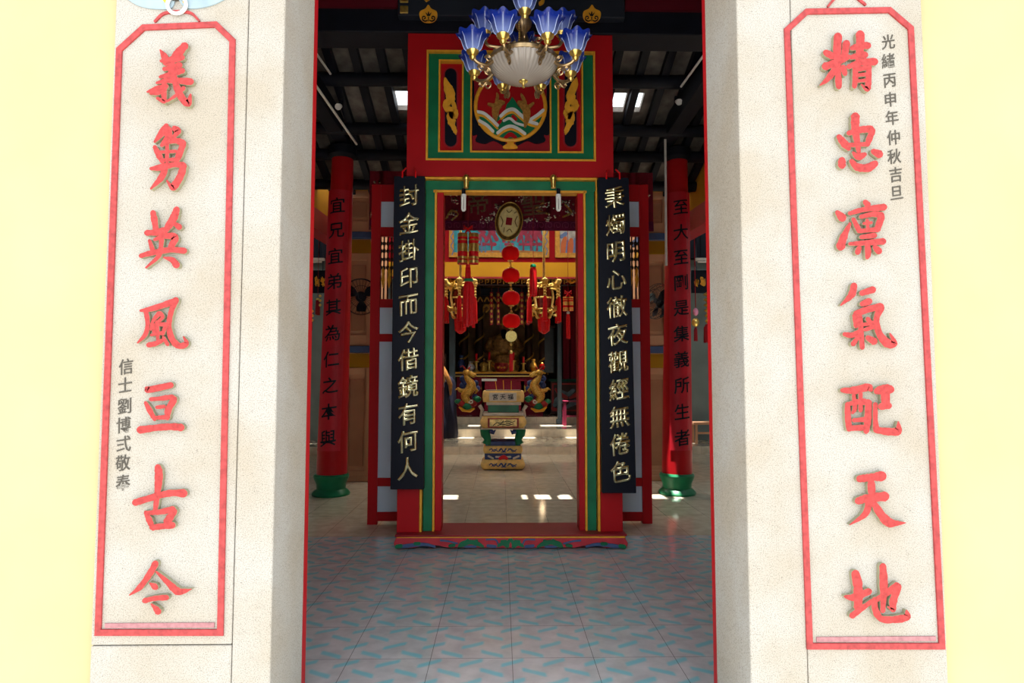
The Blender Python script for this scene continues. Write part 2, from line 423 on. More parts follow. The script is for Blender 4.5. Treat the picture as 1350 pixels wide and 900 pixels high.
ceil = struct(roof.obj('ceiling', PLANK), 'boarded roof between the dark rafters', 'ceiling')
for i, (x0, x1, y0, y1) in enumerate(SKYW):
    m = MB(); slab(m, x0, x1, y0, y1, 0.008)
    struct(m.obj('window_%d' % (i + 1), SKYGLASS), 'glass roof tile letting daylight in', 'skylight')
x = -2.60
rx = []
while x < 2.8:
    m = MB()
    for (y0, y1) in ((2.6, RY), (RY, ROOF_Y1)):
        m.hexa([(x, y0, zr(y0) - 0.09), (x + 0.08, y0, zr(y0) - 0.09), (x + 0.08, y1, zr(y1) - 0.09), (x, y1, zr(y1) - 0.09),
                (x, y0, zr(y0)), (x + 0.08, y0, zr(y0)), (x + 0.08, y1, zr(y1)), (x, y1, zr(y1))])
    o = m.obj('rafter', NAVY, ceil); o['kind'] = 'structure'; rx.append(x); x += 0.268
for Y in (5.7, 6.45, 7.17, 7.62, 8.2):
    m = MB().tube([(ROOF_X0, Y, zr(Y) - 0.11), (ROOF_X1, Y, zr(Y) - 0.11)], 0.07, 12)
    o = m.obj('purlin', NAVY, ceil, smooth=True); o['kind'] = 'structure'
# unseen sheet added to diffuse sun into the court; altar hall roof
struct(MB().box(-2.9, 3.0, 8.3, 11.6, 4.75, 4.77).obj('window_7', SHEET), 'added translucent sheet softening sun over the inner court', 'skylight')
hall = MB()
cuts = [(12.50, 12.84, [(-1.79, -1.11), (-0.47, 0.17), (0.81, 1.09)]), (13.62, 14.15, [(-1.28, -1.0), (0.37, 1.07)])]
ys = 11.5
for y0, y1, gaps in cuts:
    hall.box(-5.2, 5.2, ys, y0, 5.0, 5.1); xs = -5.2
    for g0, g1 in gaps: hall.box(xs, g0, y0, y1, 5.0, 5.1); xs = g1
    hall.box(xs, 5.2, y0, y1, 5.0, 5.1); ys = y1
hall.box(-5.2, 5.2, ys, 20.2, 5.0, 5.1)
struct(hall.obj('ceiling', NAVY), 'dark roof of the altar hall with narrow slits of light', 'ceiling')
# side hall roofs; unseen side court openings sized for interior light
for sx, nm in ((-1, 'left'), (1, 'right')):
    a, c = (-5.2, -2.75) if sx < 0 else (2.85, 5.2)
    m = MB().box(a, c, YB, 5.0, 4.3, 4.4).box(a, c, 9.9, 11.5, 4.3, 4.4)
    m.box(*((-4.2, -2.75) if sx < 0 else (2.85, 3.5)), 5.0, 9.9, 4.3, 4.4)
    struct(m.obj('ceiling', NAVY), 'roof of the %s side hall' % nm, 'ceiling')
# yellow gable walls over red beams, side openings beneath
for sx in (-1, 1):
    X = -2.5 if sx < 0 else 2.6
    xa, xb = (X - 0.2, X) if sx < 0 else (X, X + 0.2)
    def prof(z0f, z0b): return [(xa, 5.0, z0f), (xa, 10.2, z0b), (xa, 10.2, 4.6), (xa, 8.4, zr(8.4)), (xa, 5.0, zr(5.0))]
    nm = 'left' if sx < 0 else 'right'
    struct(MB().prism(prof(3.45, 3.75), (0.2, 0, 0)).obj('wall_' + nm, YIN), 'yellow upper wall of the %s side' % nm, 'wall')
    struct(MB().prism([(xa - 0.02, 5.0, 3.18), (xa - 0.02, 10.2, 3.48), (xa - 0.02, 10.2, 3.76), (xa - 0.02, 5.0, 3.46)], (0.24, 0, 0)).obj('trim_1' if sx < 0 else 'trim_2', DRED), 'red beam under the yellow wall on the %s' % nm, 'trim')
    struct(MB().box(xa, xb, YB, 5.0, 0, 5.6).obj('wall_' + nm, YIN), 'plaster wall beside the entrance on the %s' % nm, 'wall')
# red painted door frame behind the pillars
for sx in (-1, 1):
    x0 = at(405.5, 450, 2.6).x if sx < 0 else at(939, 450, 2.6).x
    m = MB()
    if sx < 0: m.box(x0 - 0.14, x0, 2.56, 2.66, 0, 3.6)
    else: m.box(x0, x0 + 0.14, 2.56, 2.66, 0, 3.6)
    struct(m.obj('trim_3' if sx < 0 else 'trim_4', RED, bevel=0.004), 'red painted timber jamb behind the %s pillar' % ('left' if sx < 0 else 'right'), 'trim')

# ---------------------------------------------------------------- stone pillars with inscriptions
CHARS = {
'yi': ((170, 50), 9.0, [[(400,170,20),(450,250,90),(470,320,90)],[(690,120,95),(600,220,105),(540,270,60)],[(410,300,40),(540,290,85),(660,260,70)],[(445,395,50),(540,380,70),(630,350,80)],[(530,280,80),(540,430,90)],[(400,490,40),(520,460,70),(665,415,70)],[(360,560,30),(500,530,70),(760,545,90)],[(250,665,25),(350,640,80),(470,600,70)],[(450,560,60),(445,700,70),(450,780,50),(370,740,40)],[(560,450,60),(600,620,90),(660,740,95),(730,800,90),(760,700,30)],[(680,620,50),(600,700,45),(480,780,25)],[(290,690,30),(380,680,50),(470,650,30)]]),
'yong': ((170, 155), 8.57, [[(450,110,60),(400,190,80),(320,290,35)],[(540,140,70),(580,175,70),(520,250,40)],[(470,150,80),(470,250,90),(400,330,50)],[(320,350,50),(370,450,70),(410,520,50)],[(440,290,60),(560,280,70),(640,310,80)],[(640,320,70),(590,450,80),(560,520,50)],[(360,410,35),(560,400,40)],[(400,500,40),(580,490,50)],[(460,260,50),(460,520,45)],[(280,595,40),(400,580,80),(540,550,60),(640,560,80)],[(650,560,70),(610,680,90),(550,780,90),(520,810,60),(460,730,20)],[(450,560,70),(400,690,80),(280,820,25)]]),
'ying': ((165, 265), 9.0, [[(360,150,70),(380,260,80),(400,400,60)],[(285,390,70),(400,380,70),(480,330,20)],[(640,110,75),(600,220,100),(490,390,70)],[(600,270,50),(670,320,80)],[(320,480,40),(360,600,70)],[(380,470,40),(480,430,60),(620,440,90),(570,560,70)],[(220,660,60),(330,630,70),(560,590,70),(730,600,80)],[(460,380,70),(460,520,60),(430,660,60),(280,800,25)],[(490,680,20),(590,710,70),(640,770,90)]]),
'feng': ((165, 385), 10.0, [[(310,270,70),(330,420,60),(300,560,60),(200,670,25)],[(240,250,40),(400,220,75),(680,130,90)],[(700,110,90),(640,260,75),(610,450,70),(650,620,90),(740,710,90),(840,680,70),(800,590,20)],[(500,290,70),(470,300,70),(400,390,45),(370,500,30)],[(500,290,60),(530,330,50),(480,390,50)],[(400,420,40),(420,560,50)],[(430,430,45),(590,430,60)],[(570,440,60),(530,560,45)],[(380,570,40),(530,540,50)],[(455,400,55),(470,680,45)],[(345,700,70),(440,680,70),(530,640,50)],[(540,600,40),(595,690,60)]]),
'gen': ((165, 490), 9.47, [[(300,205,60),(340,220,90),(600,165,85)],[(285,380,40),(340,480,75),(400,590,50)],[(350,340,50),(480,330,60),(600,315,70),(650,340,70)],[(640,350,80),(570,470,90),(560,580,50)],[(400,570,50),(570,560,60)],[(430,440,50),(520,430,50)],[(220,720,100),(450,690,85),(620,680,90),(730,690,100)]]),
'gu': ((165, 600), 8.18, [[(380,120,75),(390,200,95),(380,350,75),(350,600,50)],[(135,500,75),(300,450,75),(500,400,75),(660,400,90)],[(250,600,40),(290,690,70),(330,780,50)],[(250,610,45),(400,600,60),(540,570,75)],[(560,590,65),(490,690,90),(470,750,60)],[(315,765,60),(540,740,75)]]),
'jin': ((165, 725), 9.47, [[(410,150,90),(350,260,80),(220,440,70),(90,540,18)],[(420,250,25),(560,380,75),(680,490,105),(770,490,60),(860,465,10)],[(340,390,20),(395,430,80),(415,445,75)],[(275,610,70),(400,580,65),(550,570,75)],[(360,650,20),(420,710,75),(445,745,90)]]),
'jing': ((1065, 30), 9.0, [[(330,190,100),(320,400,85),(340,780,70)],[(185,380,70),(260,420,90)],[(430,270,85),(400,420,75),(340,450,60)],[(180,545,90),(330,490,75),(450,430,60)],[(290,590,80),(200,700,60),(120,765,18)],[(390,560,75),(410,630,60)],[(590,165,100),(590,300,95),(570,500,70)],[(490,330,55),(600,300,80),(680,300,85)],[(480,440,50),(560,420,70),(650,410,75)],[(450,550,55),(600,500,75),(760,490,90)],[(530,570,60),(530,700,65),(520,780,60)],[(540,580,55),(700,560,55)],[(690,570,60),(680,780,70),(660,810,55),(600,760,18)],[(560,650,40),(660,640,40)],[(560,720,40),(660,710,40)]]),
'zhong': ((1080, 140), 9.0, [[(400,140,100),(400,300,95),(440,560,50)],[(205,380,60),(260,450,90),(320,520,60)],[(320,340,55),(460,300,75),(580,290,85)],[(600,310,75),(540,470,65)],[(320,480,50),(540,470,55)],[(240,660,85),(240,720,90)],[(370,570,30),(430,620,80),(510,590,50)],[(350,670,55),(420,740,85),(540,750,95),(630,700,80)],[(605,555,60),(680,590,95)]]),
'lin': ((1085, 255), 9.0, [[(140,235,50),(200,300,105)],[(290,370,35),(220,520,85),(180,640,105)],[(470,115,60),(500,150,75)],[(285,250,45),(450,205,60),(695,175,75)],[(330,320,50),(390,440,65)],[(420,290,50),(560,260,60),(660,270,75)],[(660,290,80),(610,440,75)],[(390,460,50),(600,440,55)],[(450,370,35),(540,360,35)],[(490,330,40),(500,440,40)],[(420,530,50),(580,510,60)],[(285,610,40),(450,600,60),(680,580,75)],[(490,600,60),(500,720,70),(490,770,50)],[(395,660,60),(375,710,65)],[(580,650,60),(625,695,85)]]),
'qi': ((1090, 365), 8.57, [[(280,105,75),(250,210,75),(130,325,14)],[(365,190,60),(490,150,80)],[(370,310,60),(450,280,75)],[(300,420,70),(440,370,70),(580,340,80)],[(580,350,80),(530,480,65),(560,640,75),(650,750,95),(730,750,70),(680,640,14)],[(340,450,60),(355,600,55),(370,800,55)],[(285,440,55),(300,560,50)],[(290,550,45),(400,540,40),(500,520,45)],[(170,650,50),(260,660,60),(370,600,45)],[(330,670,45),(265,760,55)],[(430,690,60),(500,730,85)],[(430,480,55),(490,570,45)],[(400,600,40),(520,560,45)]]),
'pei': ((1095, 490), 9.47, [[(115,230,55),(270,230,95),(430,190,90),(470,220,60)],[(180,400,60),(185,560,75),(200,710,70)],[(190,400,50),(330,370,75),(450,380,70)],[(440,380,75),(430,600,85),(410,740,65)],[(190,700,60),(420,690,75)],[(255,290,45),(270,450,55),(240,510,35)],[(340,270,50),(340,480,50)],[(255,600,50),(390,590,60)],[(540,240,85),(640,210,110),(715,220,95)],[(645,280,110),(650,400,100)],[(590,430,80),(690,420,80)],[(520,400,55),(520,580,60),(530,700,75)],[(530,720,80),(680,740,90),(800,730,95),(805,620,20)]]),
'tian': ((1100, 610), 10.0, [[(300,200,100),(450,180,95),(590,165,135)],[(450,250,95),(460,420,95)],[(275,490,90),(420,450,105),(630,430,125)],[(430,480,100),(370,660,80),(170,800,14)],[(490,530,80),(580,670,105),(680,770,115),(800,780,60),(900,775,10)]]),
'di': ((1100, 725), 9.0, [[(220,265,105),(250,420,105),(250,660,95)],[(95,530,30),(200,540,85),(380,470,75)],[(180,755,75),(280,680,65),(420,580,50)],[(420,590,60),(560,510,70),(690,410,80),(720,420,90)],[(710,430,95),(660,600,85),(665,690,50),(600,650,18)],[(540,175,85),(550,380,90),(540,700,55)],[(440,560,55),(450,680,75),(520,790,75),(680,800,80),(820,770,85),(820,700,30)]]),
}
def strip_path(mb, pts, w, Y, t, closed=True):
    "mitred band along photo points on the plane Y"
    P = pxp(pts, Y); m = len(P)
    ii, oo = [], []
    for i in range(m):
        a, p, c = P[i - 1], P[i], P[(i + 1) % m]
        d1 = (p - a).normalized(); d2 = (c - p).normalized()
        n1 = Vector((-d1.z, 0, d1.x)); n2 = Vector((-d2.z, 0, d2.x)); n = (n1 + n2).normalized()
        k = w / 2 / max(0.3, n.dot(n1))
        ii.append(p + n * k); oo.append(p - n * k)
    for i in range(m):
        j = (i + 1) % m
        v = [oo[i], oo[j], ii[j], ii[i]]
        mb.prism([q + Vector((0, 0.002, 0)) for q in v], (0, -t - 0.002, 0))
    return mb
def pillar(side):
    L = side < 0
    lab = 'pale granite pillar left of the doorway, a pale blue bow carved above its red border' if L else 'pale granite pillar right of the doorway with the longer column of small grey writing'
    root = thing('stone_pillar', lab, 'pillar', (XL - 0.3 if L else XR + 0.3, YF, 0))
    seam = at(316 if L else 1054, 450, YF).x; outer = WX0 - 0.012 if L else WX1 + 0.012
    lo, hi = (outer, seam - 0.0007) if L else (seam + 0.0007, outer)
    MB().box(lo, hi, YF, YB, 0.47 if L else 0.45, 3.7).obj('inscribed_slab', GRANITE, root, bevel=0.004)
    MB().box(lo, hi, YF, YB, -0.15, 0.467 if L else 0.447).obj('plinth_block', GRANITE, root, bevel=0.004)
    j0, j1 = (seam + 0.0007, XL) if L else (XR, seam - 0.0007)
    m = MB().box(j0, j1, YF, YB, -0.15, 3.7)
    m.obj('jamb_block', GRANITE, root, bevel=0.006)
    if L: pts = [(130, 833), (158, 66), (190, 37), (285, 33), (307, 54), (291, 833)]
    else: pts = [(1067, 851), (1037, 40), (1063, 16), (1172, 14), (1200, 38), (1241, 851)]
    strip_path(MB(), pts, 0.0215, YF, 0.007).obj('painted_border', BORDER, root, bevel=0.002)
    q = [(pts[0][0] + 9, pts[0][1] - 8), (pts[-1][0] - 8, pts[-1][1] - 8)]
    a, c = at(*q[0], YF), at(*q[1], YF)
    MB().box(a.x, c.x, YF - 0.004, YF + 0.002, a.z - 0.006, a.z + 0.010).obj('faded_line', BORDER_PALE, root)
    keys = ['yi', 'yong', 'ying', 'feng', 'gen', 'gu', 'jin'] if L else ['jing', 'zhong', 'lin', 'qi', 'pei', 'tian', 'di']
    for k in keys:
        org, sc, st = CHARS[k]
        m = MB(); strokes_mesh(m, st, YF, 0.016, org, sc, 0.95 if L else 1.03, 0.09)
        m.obj('carved_character', [RELIEF, CARVE], root)
    if L: col = list(zip('信士劉博弍敬奉', [(166, 483), (165, 507), (164, 535), (163, 560), (163, 585), (162, 610), (162, 636)]))
    else: col = list(zip('光緒丙申年仲秋吉旦', [(1171, 55), (1171, 80), (1173, 106), (1174, 131), (1176, 155), (1178, 181), (1179, 206), (1181, 230), (1182, 254)]))
    for ch, (x, y) in col:
        glyph(ch, at(x, y, YF - 0.001), 0.058, INK, root, extrude=0.0012, shear=0.14, offset=0.004, sx=0.88, name='small_character')
    if L:
        m = MB()
        for pp in ([(166, -8), (175, 4), (192, 11), (212, 13), (228, 11), (226, -8)], [(240, -8), (243, 10), (262, 12), (285, 6), (300, -6)]):
            m.prism(pxp(smooth_closed(pp), YF + 0.001), (0, -0.006, 0))
        m.obj('blue_bow', ORNB, root)
        c = at(233, 6, YF - 0.012)
        MB().tube([c + Vector((math.cos(t) * 0.033, 0, math.sin(t) * 0.033)) for t in [2 * PI * k / 24 for k in range(24)]], 0.0065, 8, True).obj('white_ring', WHITEP, root, smooth=True)
        MB().ball(at(231, -3, YF - 0.006), 0.016, 0.01, 0.012).obj('knot', INK, root, smooth=True)
        m = MB(); strokes_mesh(m, [[(214, -6, 7), (222, 6, 4)], [(246, -6, 6), (244, 4, 4)]], YF, 0.006, top=0, side=0); m.obj('tassel_stripe', GOLDP, root)
        m = MB(); strokes_mesh(m, [[(205, 29, 3), (216, 19, 3.5), (233, 16, 3.5), (252, 18, 3.5), (263, 28, 3)]], YF, 0.006, top=0, side=0); m.obj('painted_cord', BORDER, root)
    else:
        m = MB(); strokes_mesh(m, [[(1091, 9, 3), (1101, -3, 3.5)], [(1128, -3, 3.5), (1140, 7, 3)]], YF, 0.006, top=0, side=0); m.obj('painted_cord', BORDER, root)
pillar(-1); pillar(1)

# ---------------------------------------------------------------- the red screen gate
YS = 5.22          # front face of the screen
def rect(mb, x0, x1, y0, y1, Y, d, t=None):
    "block whose front face fills photo rectangle on plane Y, d deep"
    p = at((x0 + x1) / 2, y0, Y); q = at((x0 + x1) / 2, y1, Y); a = at(x0, (y0 + y1) / 2, Y).x; c = at(x1, (y0 + y1) / 2, Y).x
    return mb.box(a, c, Y, Y + d, q.z, p.z)
def frame_px(mb, x0, x1, y0, y1, w, Y, d):
    a, c = at(x0, (y0 + y1) / 2, Y).x, at(x1, (y0 + y1) / 2, Y).x; zt, zb = at(674, y0, Y).z, at(674, y1, Y).z
    mb.box(a, c, Y, Y + d, zt - w, zt).box(a, c, Y, Y + d, zb, zb + w).box(a, a + w, Y, Y + d, zb + w, zt - w).box(c - w, c, Y, Y + d, zb + w, zt - w)
    return mb
gate = thing('screen_gate', 'tall red and green timber screen with a doorway through it, facing the entrance', 'gate', (0.08, YS + 0.2, 0))
X = lambda px, y=470, Y=YS: at(px, y, Y).x
Z = lambda py, Y=YS: at(674, py, Y).z
zs = 0.115
# sill: tray top, yellow lines, carved apron
sx0, sx1 = at(521, 705, 5.15).x, at(826, 705, 5.15).x
MB().box(sx0, sx1, 5.13, 5.56, 0.10, zs).obj('sill_top', DRED, gate, bevel=0.004)
MB().box(sx0 + 0.012, sx1 - 0.012, 5.134, 5.50, 0.068, 0.0995).obj('sill_gilt_band', GOLDP, gate, bevel=0.003)
MB().box(sx0 + 0.010, sx1 - 0.010, 5.132, 5.49, 0.083, 0.0855).obj('sill_gilt_line', DRED, gate)
ap = [(522, 709), (824, 709), (828, 716), (826, 722), (800, 722), (790, 719), (770, 719), (758, 722), (735, 721), (700, 722), (674, 722), (648, 722), (612, 721), (590, 722), (578, 719), (556, 719), (546, 722), (521, 722), (519, 716)]
yA = 5.13
def apz(p): v = at(p[0], p[1], yA); v.z = max(0.001, v.z); return v
MB().prism([apz(p) for p in ap], (0, 0.34, 0)).obj('sill_apron', mat('faded_red', (0.50, 0.035, 0.05), 0.45, srgb=False, scale=12, var=0.15), gate, bevel=0.004)
lv = []
for s in (-1, 1):
    c = 673
    lv += [[(c + s * 4, 719, 6), (c + s * 10, 716, 5), (c + s * 16, 719, 4)], [(c + s * 1, 711, 4), (c + s * 4, 716, 5)], [(c + s * 6, 713, 4), (c + s * 12, 713, 3)],
           [(c + s * 36, 720, 3), (c + s * 44, 716, 6), (c + s * 54, 714, 6), (c + s * 64, 717, 7), (c + s * 68, 720, 3)],
           [(c + s * 44, 712, 3), (c + s * 50, 714, 4)], [(c + s * 56, 711, 3), (c + s * 60, 715, 4)], [(c + s * 74, 718, 4), (c + s * 80, 719, 4)],
           [(c + s * 120, 716, 4), (c + s * 126, 716, 4)], [(c + s * 144, 719, 5), (c + s * 150, 720, 5)]]
carve('leaf_carving', lv, yA, 0.008, GREEN, gate, n=3)
lv = []
for s in (-1, 1):
    c = 673
    lv += [[(c + s * 20, 720, 4), (c + s * 30, 719, 4)], [(c + s * 46, 720, 3), (c + s * 60, 720, 3)], [(c + s * 16, 717, 2), (c + s * 20, 711, 2), (c + s * 32, 711, 2)],
           [(c + s * 70, 716, 2), (c + s * 82, 713, 2), (c + s * 92, 712, 2.5)], [(c + s * 100, 720, 3), (c + s * 114, 717, 4), (c + s * 136, 719, 5), (c + s * 150, 721, 3)]]
carve('scroll_carving', lv, yA, 0.006, BLUEP, gate, n=3)
# posts (outer red, yellow fillet, green, yellow fillet, inner red)
def jamb(a, b, m, nm, dy, depth=0.12, top=236):
    MB().box(X(a), X(b), YS + dy, YS + dy + depth, zs, Z(top)).obj(nm, m, gate, bevel=0.003)
jamb(525.5, 554.2, RED, 'outer_post', 0.0); jamb(790.5, 819, RED, 'outer_post', 0.0)
jamb(554.4, 557.6, GOLDP, 'gilt_fillet', 0.01); jamb(787.2, 790.3, GOLDP, 'gilt_fillet', 0.01)
jamb(558.6, 570.6, GREEN, 'green_jamb', 0.045, top=249); jamb(774.2, 785.8, GREEN, 'green_jamb', 0.045, top=249)
jamb(570.9, 573.8, GOLDP, 'gilt_fillet', 0.03, top=249); jamb(771.2, 774.0, GOLDP, 'gilt_fillet', 0.03, top=249)
jamb(574.0, 582.6, RED, 'inner_jamb', 0.05, 0.16, top=252); jamb(763.4, 771.0, RED, 'inner_jamb', 0.05, 0.16, top=252)
# headers
def bar(a, b, t, u, m, nm, dy, d=0.1): MB().box(X(a, 240), X(b, 240), YS + dy, YS + dy + d, Z(u), Z(t)).obj(nm, m, gate, bevel=0.003)
bar(557, 788, 233, 236.2, GOLDP, 'gilt_fillet', 0.008)
bar(557, 788, 236.4, 249, GREEN, 'green_lintel', 0.046)
bar(571, 774, 249.2, 252.2, GOLDP, 'gilt_fillet', 0.03)
# big upper panel: red board with a sunken green field
zt, zb = Z(43), Z(232.7)
bx0, bx1 = at(537, 140, YS).x, at(808, 140, YS).x
fx0, fx1, fz0, fz1 = at(562, 140, YS).x, at(785, 140, YS).x, Z(212), Z(67)
m = MB().box(bx0, fx0, YS, YS + 0.12, zb, zt).box(fx1, bx1, YS, YS + 0.12, zb, zt).box(fx0, fx1, YS, YS + 0.12, fz1, zt).box(fx0, fx1, YS, YS + 0.12, zb, fz0)
m.obj('upper_board', RED, gate)
w = 0.016
m = MB(); m.box(fx0, fx1, YS - 0.006, YS + 0.06, fz1 - w, fz1).box(fx0, fx1, YS - 0.006, YS + 0.06, fz0, fz0 + w).box(fx0, fx0 + w, YS - 0.006, YS + 0.06, fz0 + w, fz1 - w).box(fx1 - w, fx1, YS - 0.006, YS + 0.06, fz0 + w, fz1 - w)
m.obj('gilt_frame', GOLDP, gate)
yg = YS + 0.03
def bx(a): return at(a, 140, yg).x
wins = [(578, 611), (620, 727), (735, 769)]
m = MB(); xs = fx0 + w
for a, c in wins: m.box(xs, bx(a), yg, yg + 0.05, fz0 + w, fz1 - w); m.box(bx(a), bx(c), yg, yg + 0.05, Z(79, yg), fz1 - w); m.box(bx(a), bx(c), yg, yg + 0.05, fz0 + w, Z(201, yg)); xs = bx(c)
m.box(xs, fx1 - w, yg, yg + 0.05, fz0 + w, fz1 - w); m.obj('green_field', GREEN, gate)
for a, c in wins: frame_px(MB(), a, c, 79, 201, 0.014, yg - 0.006, 0.07).obj('gilt_frame', GOLDP, gate)
# slotted side panels with gold cloud scrolls
scrl = [(587, 104, 2), (589, 112, 8), (593, 122, 10), (596, 130, 8), (590, 136, 9), (588, 142, 7), (594, 146, 9), (600, 148, 7), (598, 155, 7), (593, 150, 5), (594, 158, 8), (597, 166, 6), (600, 173, 5), (601, 177, 2)]
for s in (0, 1):
    fx = (lambda v: v) if not s else (lambda v: 1346.5 - v)
    a, c = wins[0] if not s else wins[2]
    yb = yg + 0.045
    MB().box(bx(a), bx(c), yb, yb + 0.02, Z(201, yg), Z(79, yg)).obj('slot_panel', RED, gate)
    def slot(r, y0, y1, x0, x1): 
        x0, x1 = sorted((fx(x0), fx(x1)))
        pts = []
        cx = (x0 + x1) / 2; hw = (x1 - x0) / 2
        for k in range(13): pts.append((cx - hw * math.cos(PI * k / 12), y0 + hw - hw * math.sin(PI * k / 12)))
        for k in range(13): pts.append((cx + hw * math.cos(PI * k / 12), y1 - hw + hw * math.sin(PI * k / 12)))
        return pts
    MB().prism(pxp(slot(0, 88, 195, 584.5, 604), yb - 0.002), (0, 0.01, 0)).obj('slot_rim', DRED, gate)
    MB().prism(pxp(slot(0, 90, 193, 586.5, 602), yb - 0.004), (0, 0.01, 0)).obj('dark_slot', BLACK, gate)
    m = MB(); strokes_mesh(m, [[(fx(x), y, wv * 1.1) for x, y, wv in scrl], [(fx(590), 128, 5), (fx(597), 136, 6), (fx(600), 142, 5)], [(fx(592), 163, 4), (fx(599), 160, 5)]], yb - 0.004, 0.018, top=0, side=0, jag=0.18, n=4)
    m.obj('cloud_scroll', GOLDP, gate)
# central roundel with leaping carp over waves
yc = yg + 0.05
a, c = wins[1]
MB().box(bx(a), bx(c), yc, yc + 0.02, Z(201, yg), Z(79, yg)).obj('centre_panel', DRED, gate)
m = MB()
for s in (-1, 1):
    m.prism(pxp(smooth_closed([(673 + s * 53, 84), (673 + s * 53, 170), (673 + s * 44, 178), (673 + s * 46, 186), (673 + s * 34, 190), (673 + s * 22, 186), (673 + s * 8, 192), (673 + s * 10, 176), (673 + s * 44, 150), (673 + s * 48, 110)]), yc - 0.001), (0, -0.012, 0))
m.obj('cloud_fret', BLACK, gate)
cc = at(673, 140, yc - 0.018); R0 = 47 / FPX * yc
def disc(r, n=48): return [cc + Vector((math.cos(2 * PI * k / n) * r, 0, math.sin(2 * PI * k / n) * r)) for k in range(n)]
MB().prism(disc(R0 * 0.97), (0, 0.02, 0)).obj('roundel_ground', RED, gate)
MB().tube(disc(R0), 0.017, 8, True).obj('roundel_ring', GOLDP, gate, smooth=True)
yr = yc - 0.018
def cl(p): # keep inside ring
    dx, dy = p[0] - 673, p[1] - 140; l = math.hypot(dx, dy); k = min(1, 45 / l) if l else 1
    return (673 + dx * k, 140 + dy * k)
def rel(nm, pts, m, t): MB().prism(pxp([cl(p) for p in pts], yr), (0, -t, 0)).obj(nm, m, gate)
rel('sea_carving', [(628, 150), (640, 152), (652, 158), (660, 150), (668, 146), (680, 148), (692, 156), (706, 160), (717, 150), (712, 166), (700, 178), (686, 184), (673, 185), (660, 184), (645, 176), (633, 164)], GREEN, 0.008)
rel('rock_carving', [(665, 150), (668, 138), (672, 134), (675, 128), (679, 133), (683, 140), (690, 148), (684, 156), (672, 158)], GREEN, 0.0105)
wv = [[(629, 148, 4), (638, 150, 4), (648, 158, 4), (656, 166, 4)], [(660, 154, 4), (668, 147, 4.5), (677, 145, 4.5), (686, 152, 4.5), (696, 160, 4.5), (708, 164, 4)], [(656, 176, 4), (664, 170, 4), (673, 167, 4), (682, 170, 4), (692, 177, 4)], [(700, 158, 4), (709, 152, 4), (716, 146, 4)], [(632, 160, 4), (642, 166, 4), (650, 174, 4)], [(664, 160, 3), (672, 157, 3), (680, 163, 3), (690, 166, 3)]]
carve('wave_crest', wv, yr, 0.014, WHITEP, gate, n=5)
carve('wave_line', [[(x, y + 4, w * 0.7) for x, y, w in s] for s in wv[:5]], yr, 0.012, GOLDP, gate, n=5)
carve('coral_carving', [[(666, 182, 4), (673, 178, 6), (680, 182, 4)], [(655, 165, 5), (660, 160, 4)], [(676, 154, 4), (680, 158, 4)]], yr, 0.013, RED, gate, n=4)
for s in (-1, 1):
    f = lambda v: 673 + s * (v - 673)
    m = MB(); strokes_mesh(m, [[(f(654), 168 if s > 0 else 168, 3), (f(652), 158, 8), (f(652), 147, 10), (f(657), 139, 9), (f(662), 136, 5)], [(f(653), 136, 3), (f(657), 129, 4), (f(659), 125, 2)], [(f(649), 142, 5), (f(643), 137, 3)]] if s < 0 else
                           [[(f(654), 160, 2), (f(653), 152, 8), (f(654), 143, 10), (f(659), 137, 9), (f(664), 136, 4)], [(f(654), 136, 3), (f(656), 128, 4), (f(655), 124, 2)], [(f(650), 140, 5), (f(644), 138, 3)]], yr, 0.02, top=0, side=0, n=5)
    m.obj('carp_carving', mat('carp_gold', (0.42, 0.19, 0.04), 0.4, 0.2, srgb=False, scale=60, var=0.3), gate)
MB().prism(pxp(smooth_closed([(668, 186), (678, 186), (677, 190), (682, 194), (680, 197), (666, 197), (663, 194), (669, 190)]), yc - 0.002), (0, -0.02, 0)).obj('roundel_foot', GOLDP, gate)
# brass lamp brackets on the lintel are parts of the lamps below

# ---------------------------------------------------------------- bulbs hanging under the gate lintel
def bulb(px, lab):
    r = thing('energy_saving_bulb', lab, 'light bulb', at(px, 262, YS + 0.03), 'bulbs under the screen lintel')
    c = at(px, 262, YS + 0.03); c.y = YS - 0.025
    p = at(px + (3 if px < 674 else -6), 234, YS - 0.01)
    MB().ball((p.x, YS - 0.045, p.z - 0.015), 0.03).tube([(p.x, YS - 0.045, p.z - 0.02), (p.x, YS - 0.045, p.z - 0.10)], 0.024, 12, r1=0.02).obj('brass_bracket', GOLD, r, smooth=True)
    MB().tube([(c.x, c.y - 0.03, c.z + 0.06), (c.x, c.y - 0.03, c.z + 0.01)], 0.016, 12).obj('socket', BLACK, r, smooth=True)
    m = MB().tube([(c.x, c.y - 0.03, c.z + 0.012), (c.x, c.y - 0.03, c.z - 0.015), (c.x, c.y - 0.03, c.z - 0.02)], [0.022, 0.022, 0.012], 12)
    m.obj('ballast', WHITEP, r, smooth=True)
    m = MB()
    for dx, dy in ((-.011, -.011), (.011, -.011), (-.011, .011), (.011, .011)):
        m.tube([(c.x + dx, c.y - 0.03 + dy, c.z - 0.015), (c.x + dx, c.y - 0.03 + dy, c.z - 0.115), (c.x + dx * 0.3, c.y - 0.03 + dy * 0.3, c.z - 0.125)], 0.009, 8)
    m.obj('glass_tube', mat('white_tube', (0.85, 0.84, 0.8), 0.2, srgb=False, var=0.02), r, smooth=True)
bulb(612, 'white energy saving bulb under the screen lintel, above the twin gold cylinders')
bulb(735, 'white energy saving bulb under the screen lintel, right of the oval coin plaque')

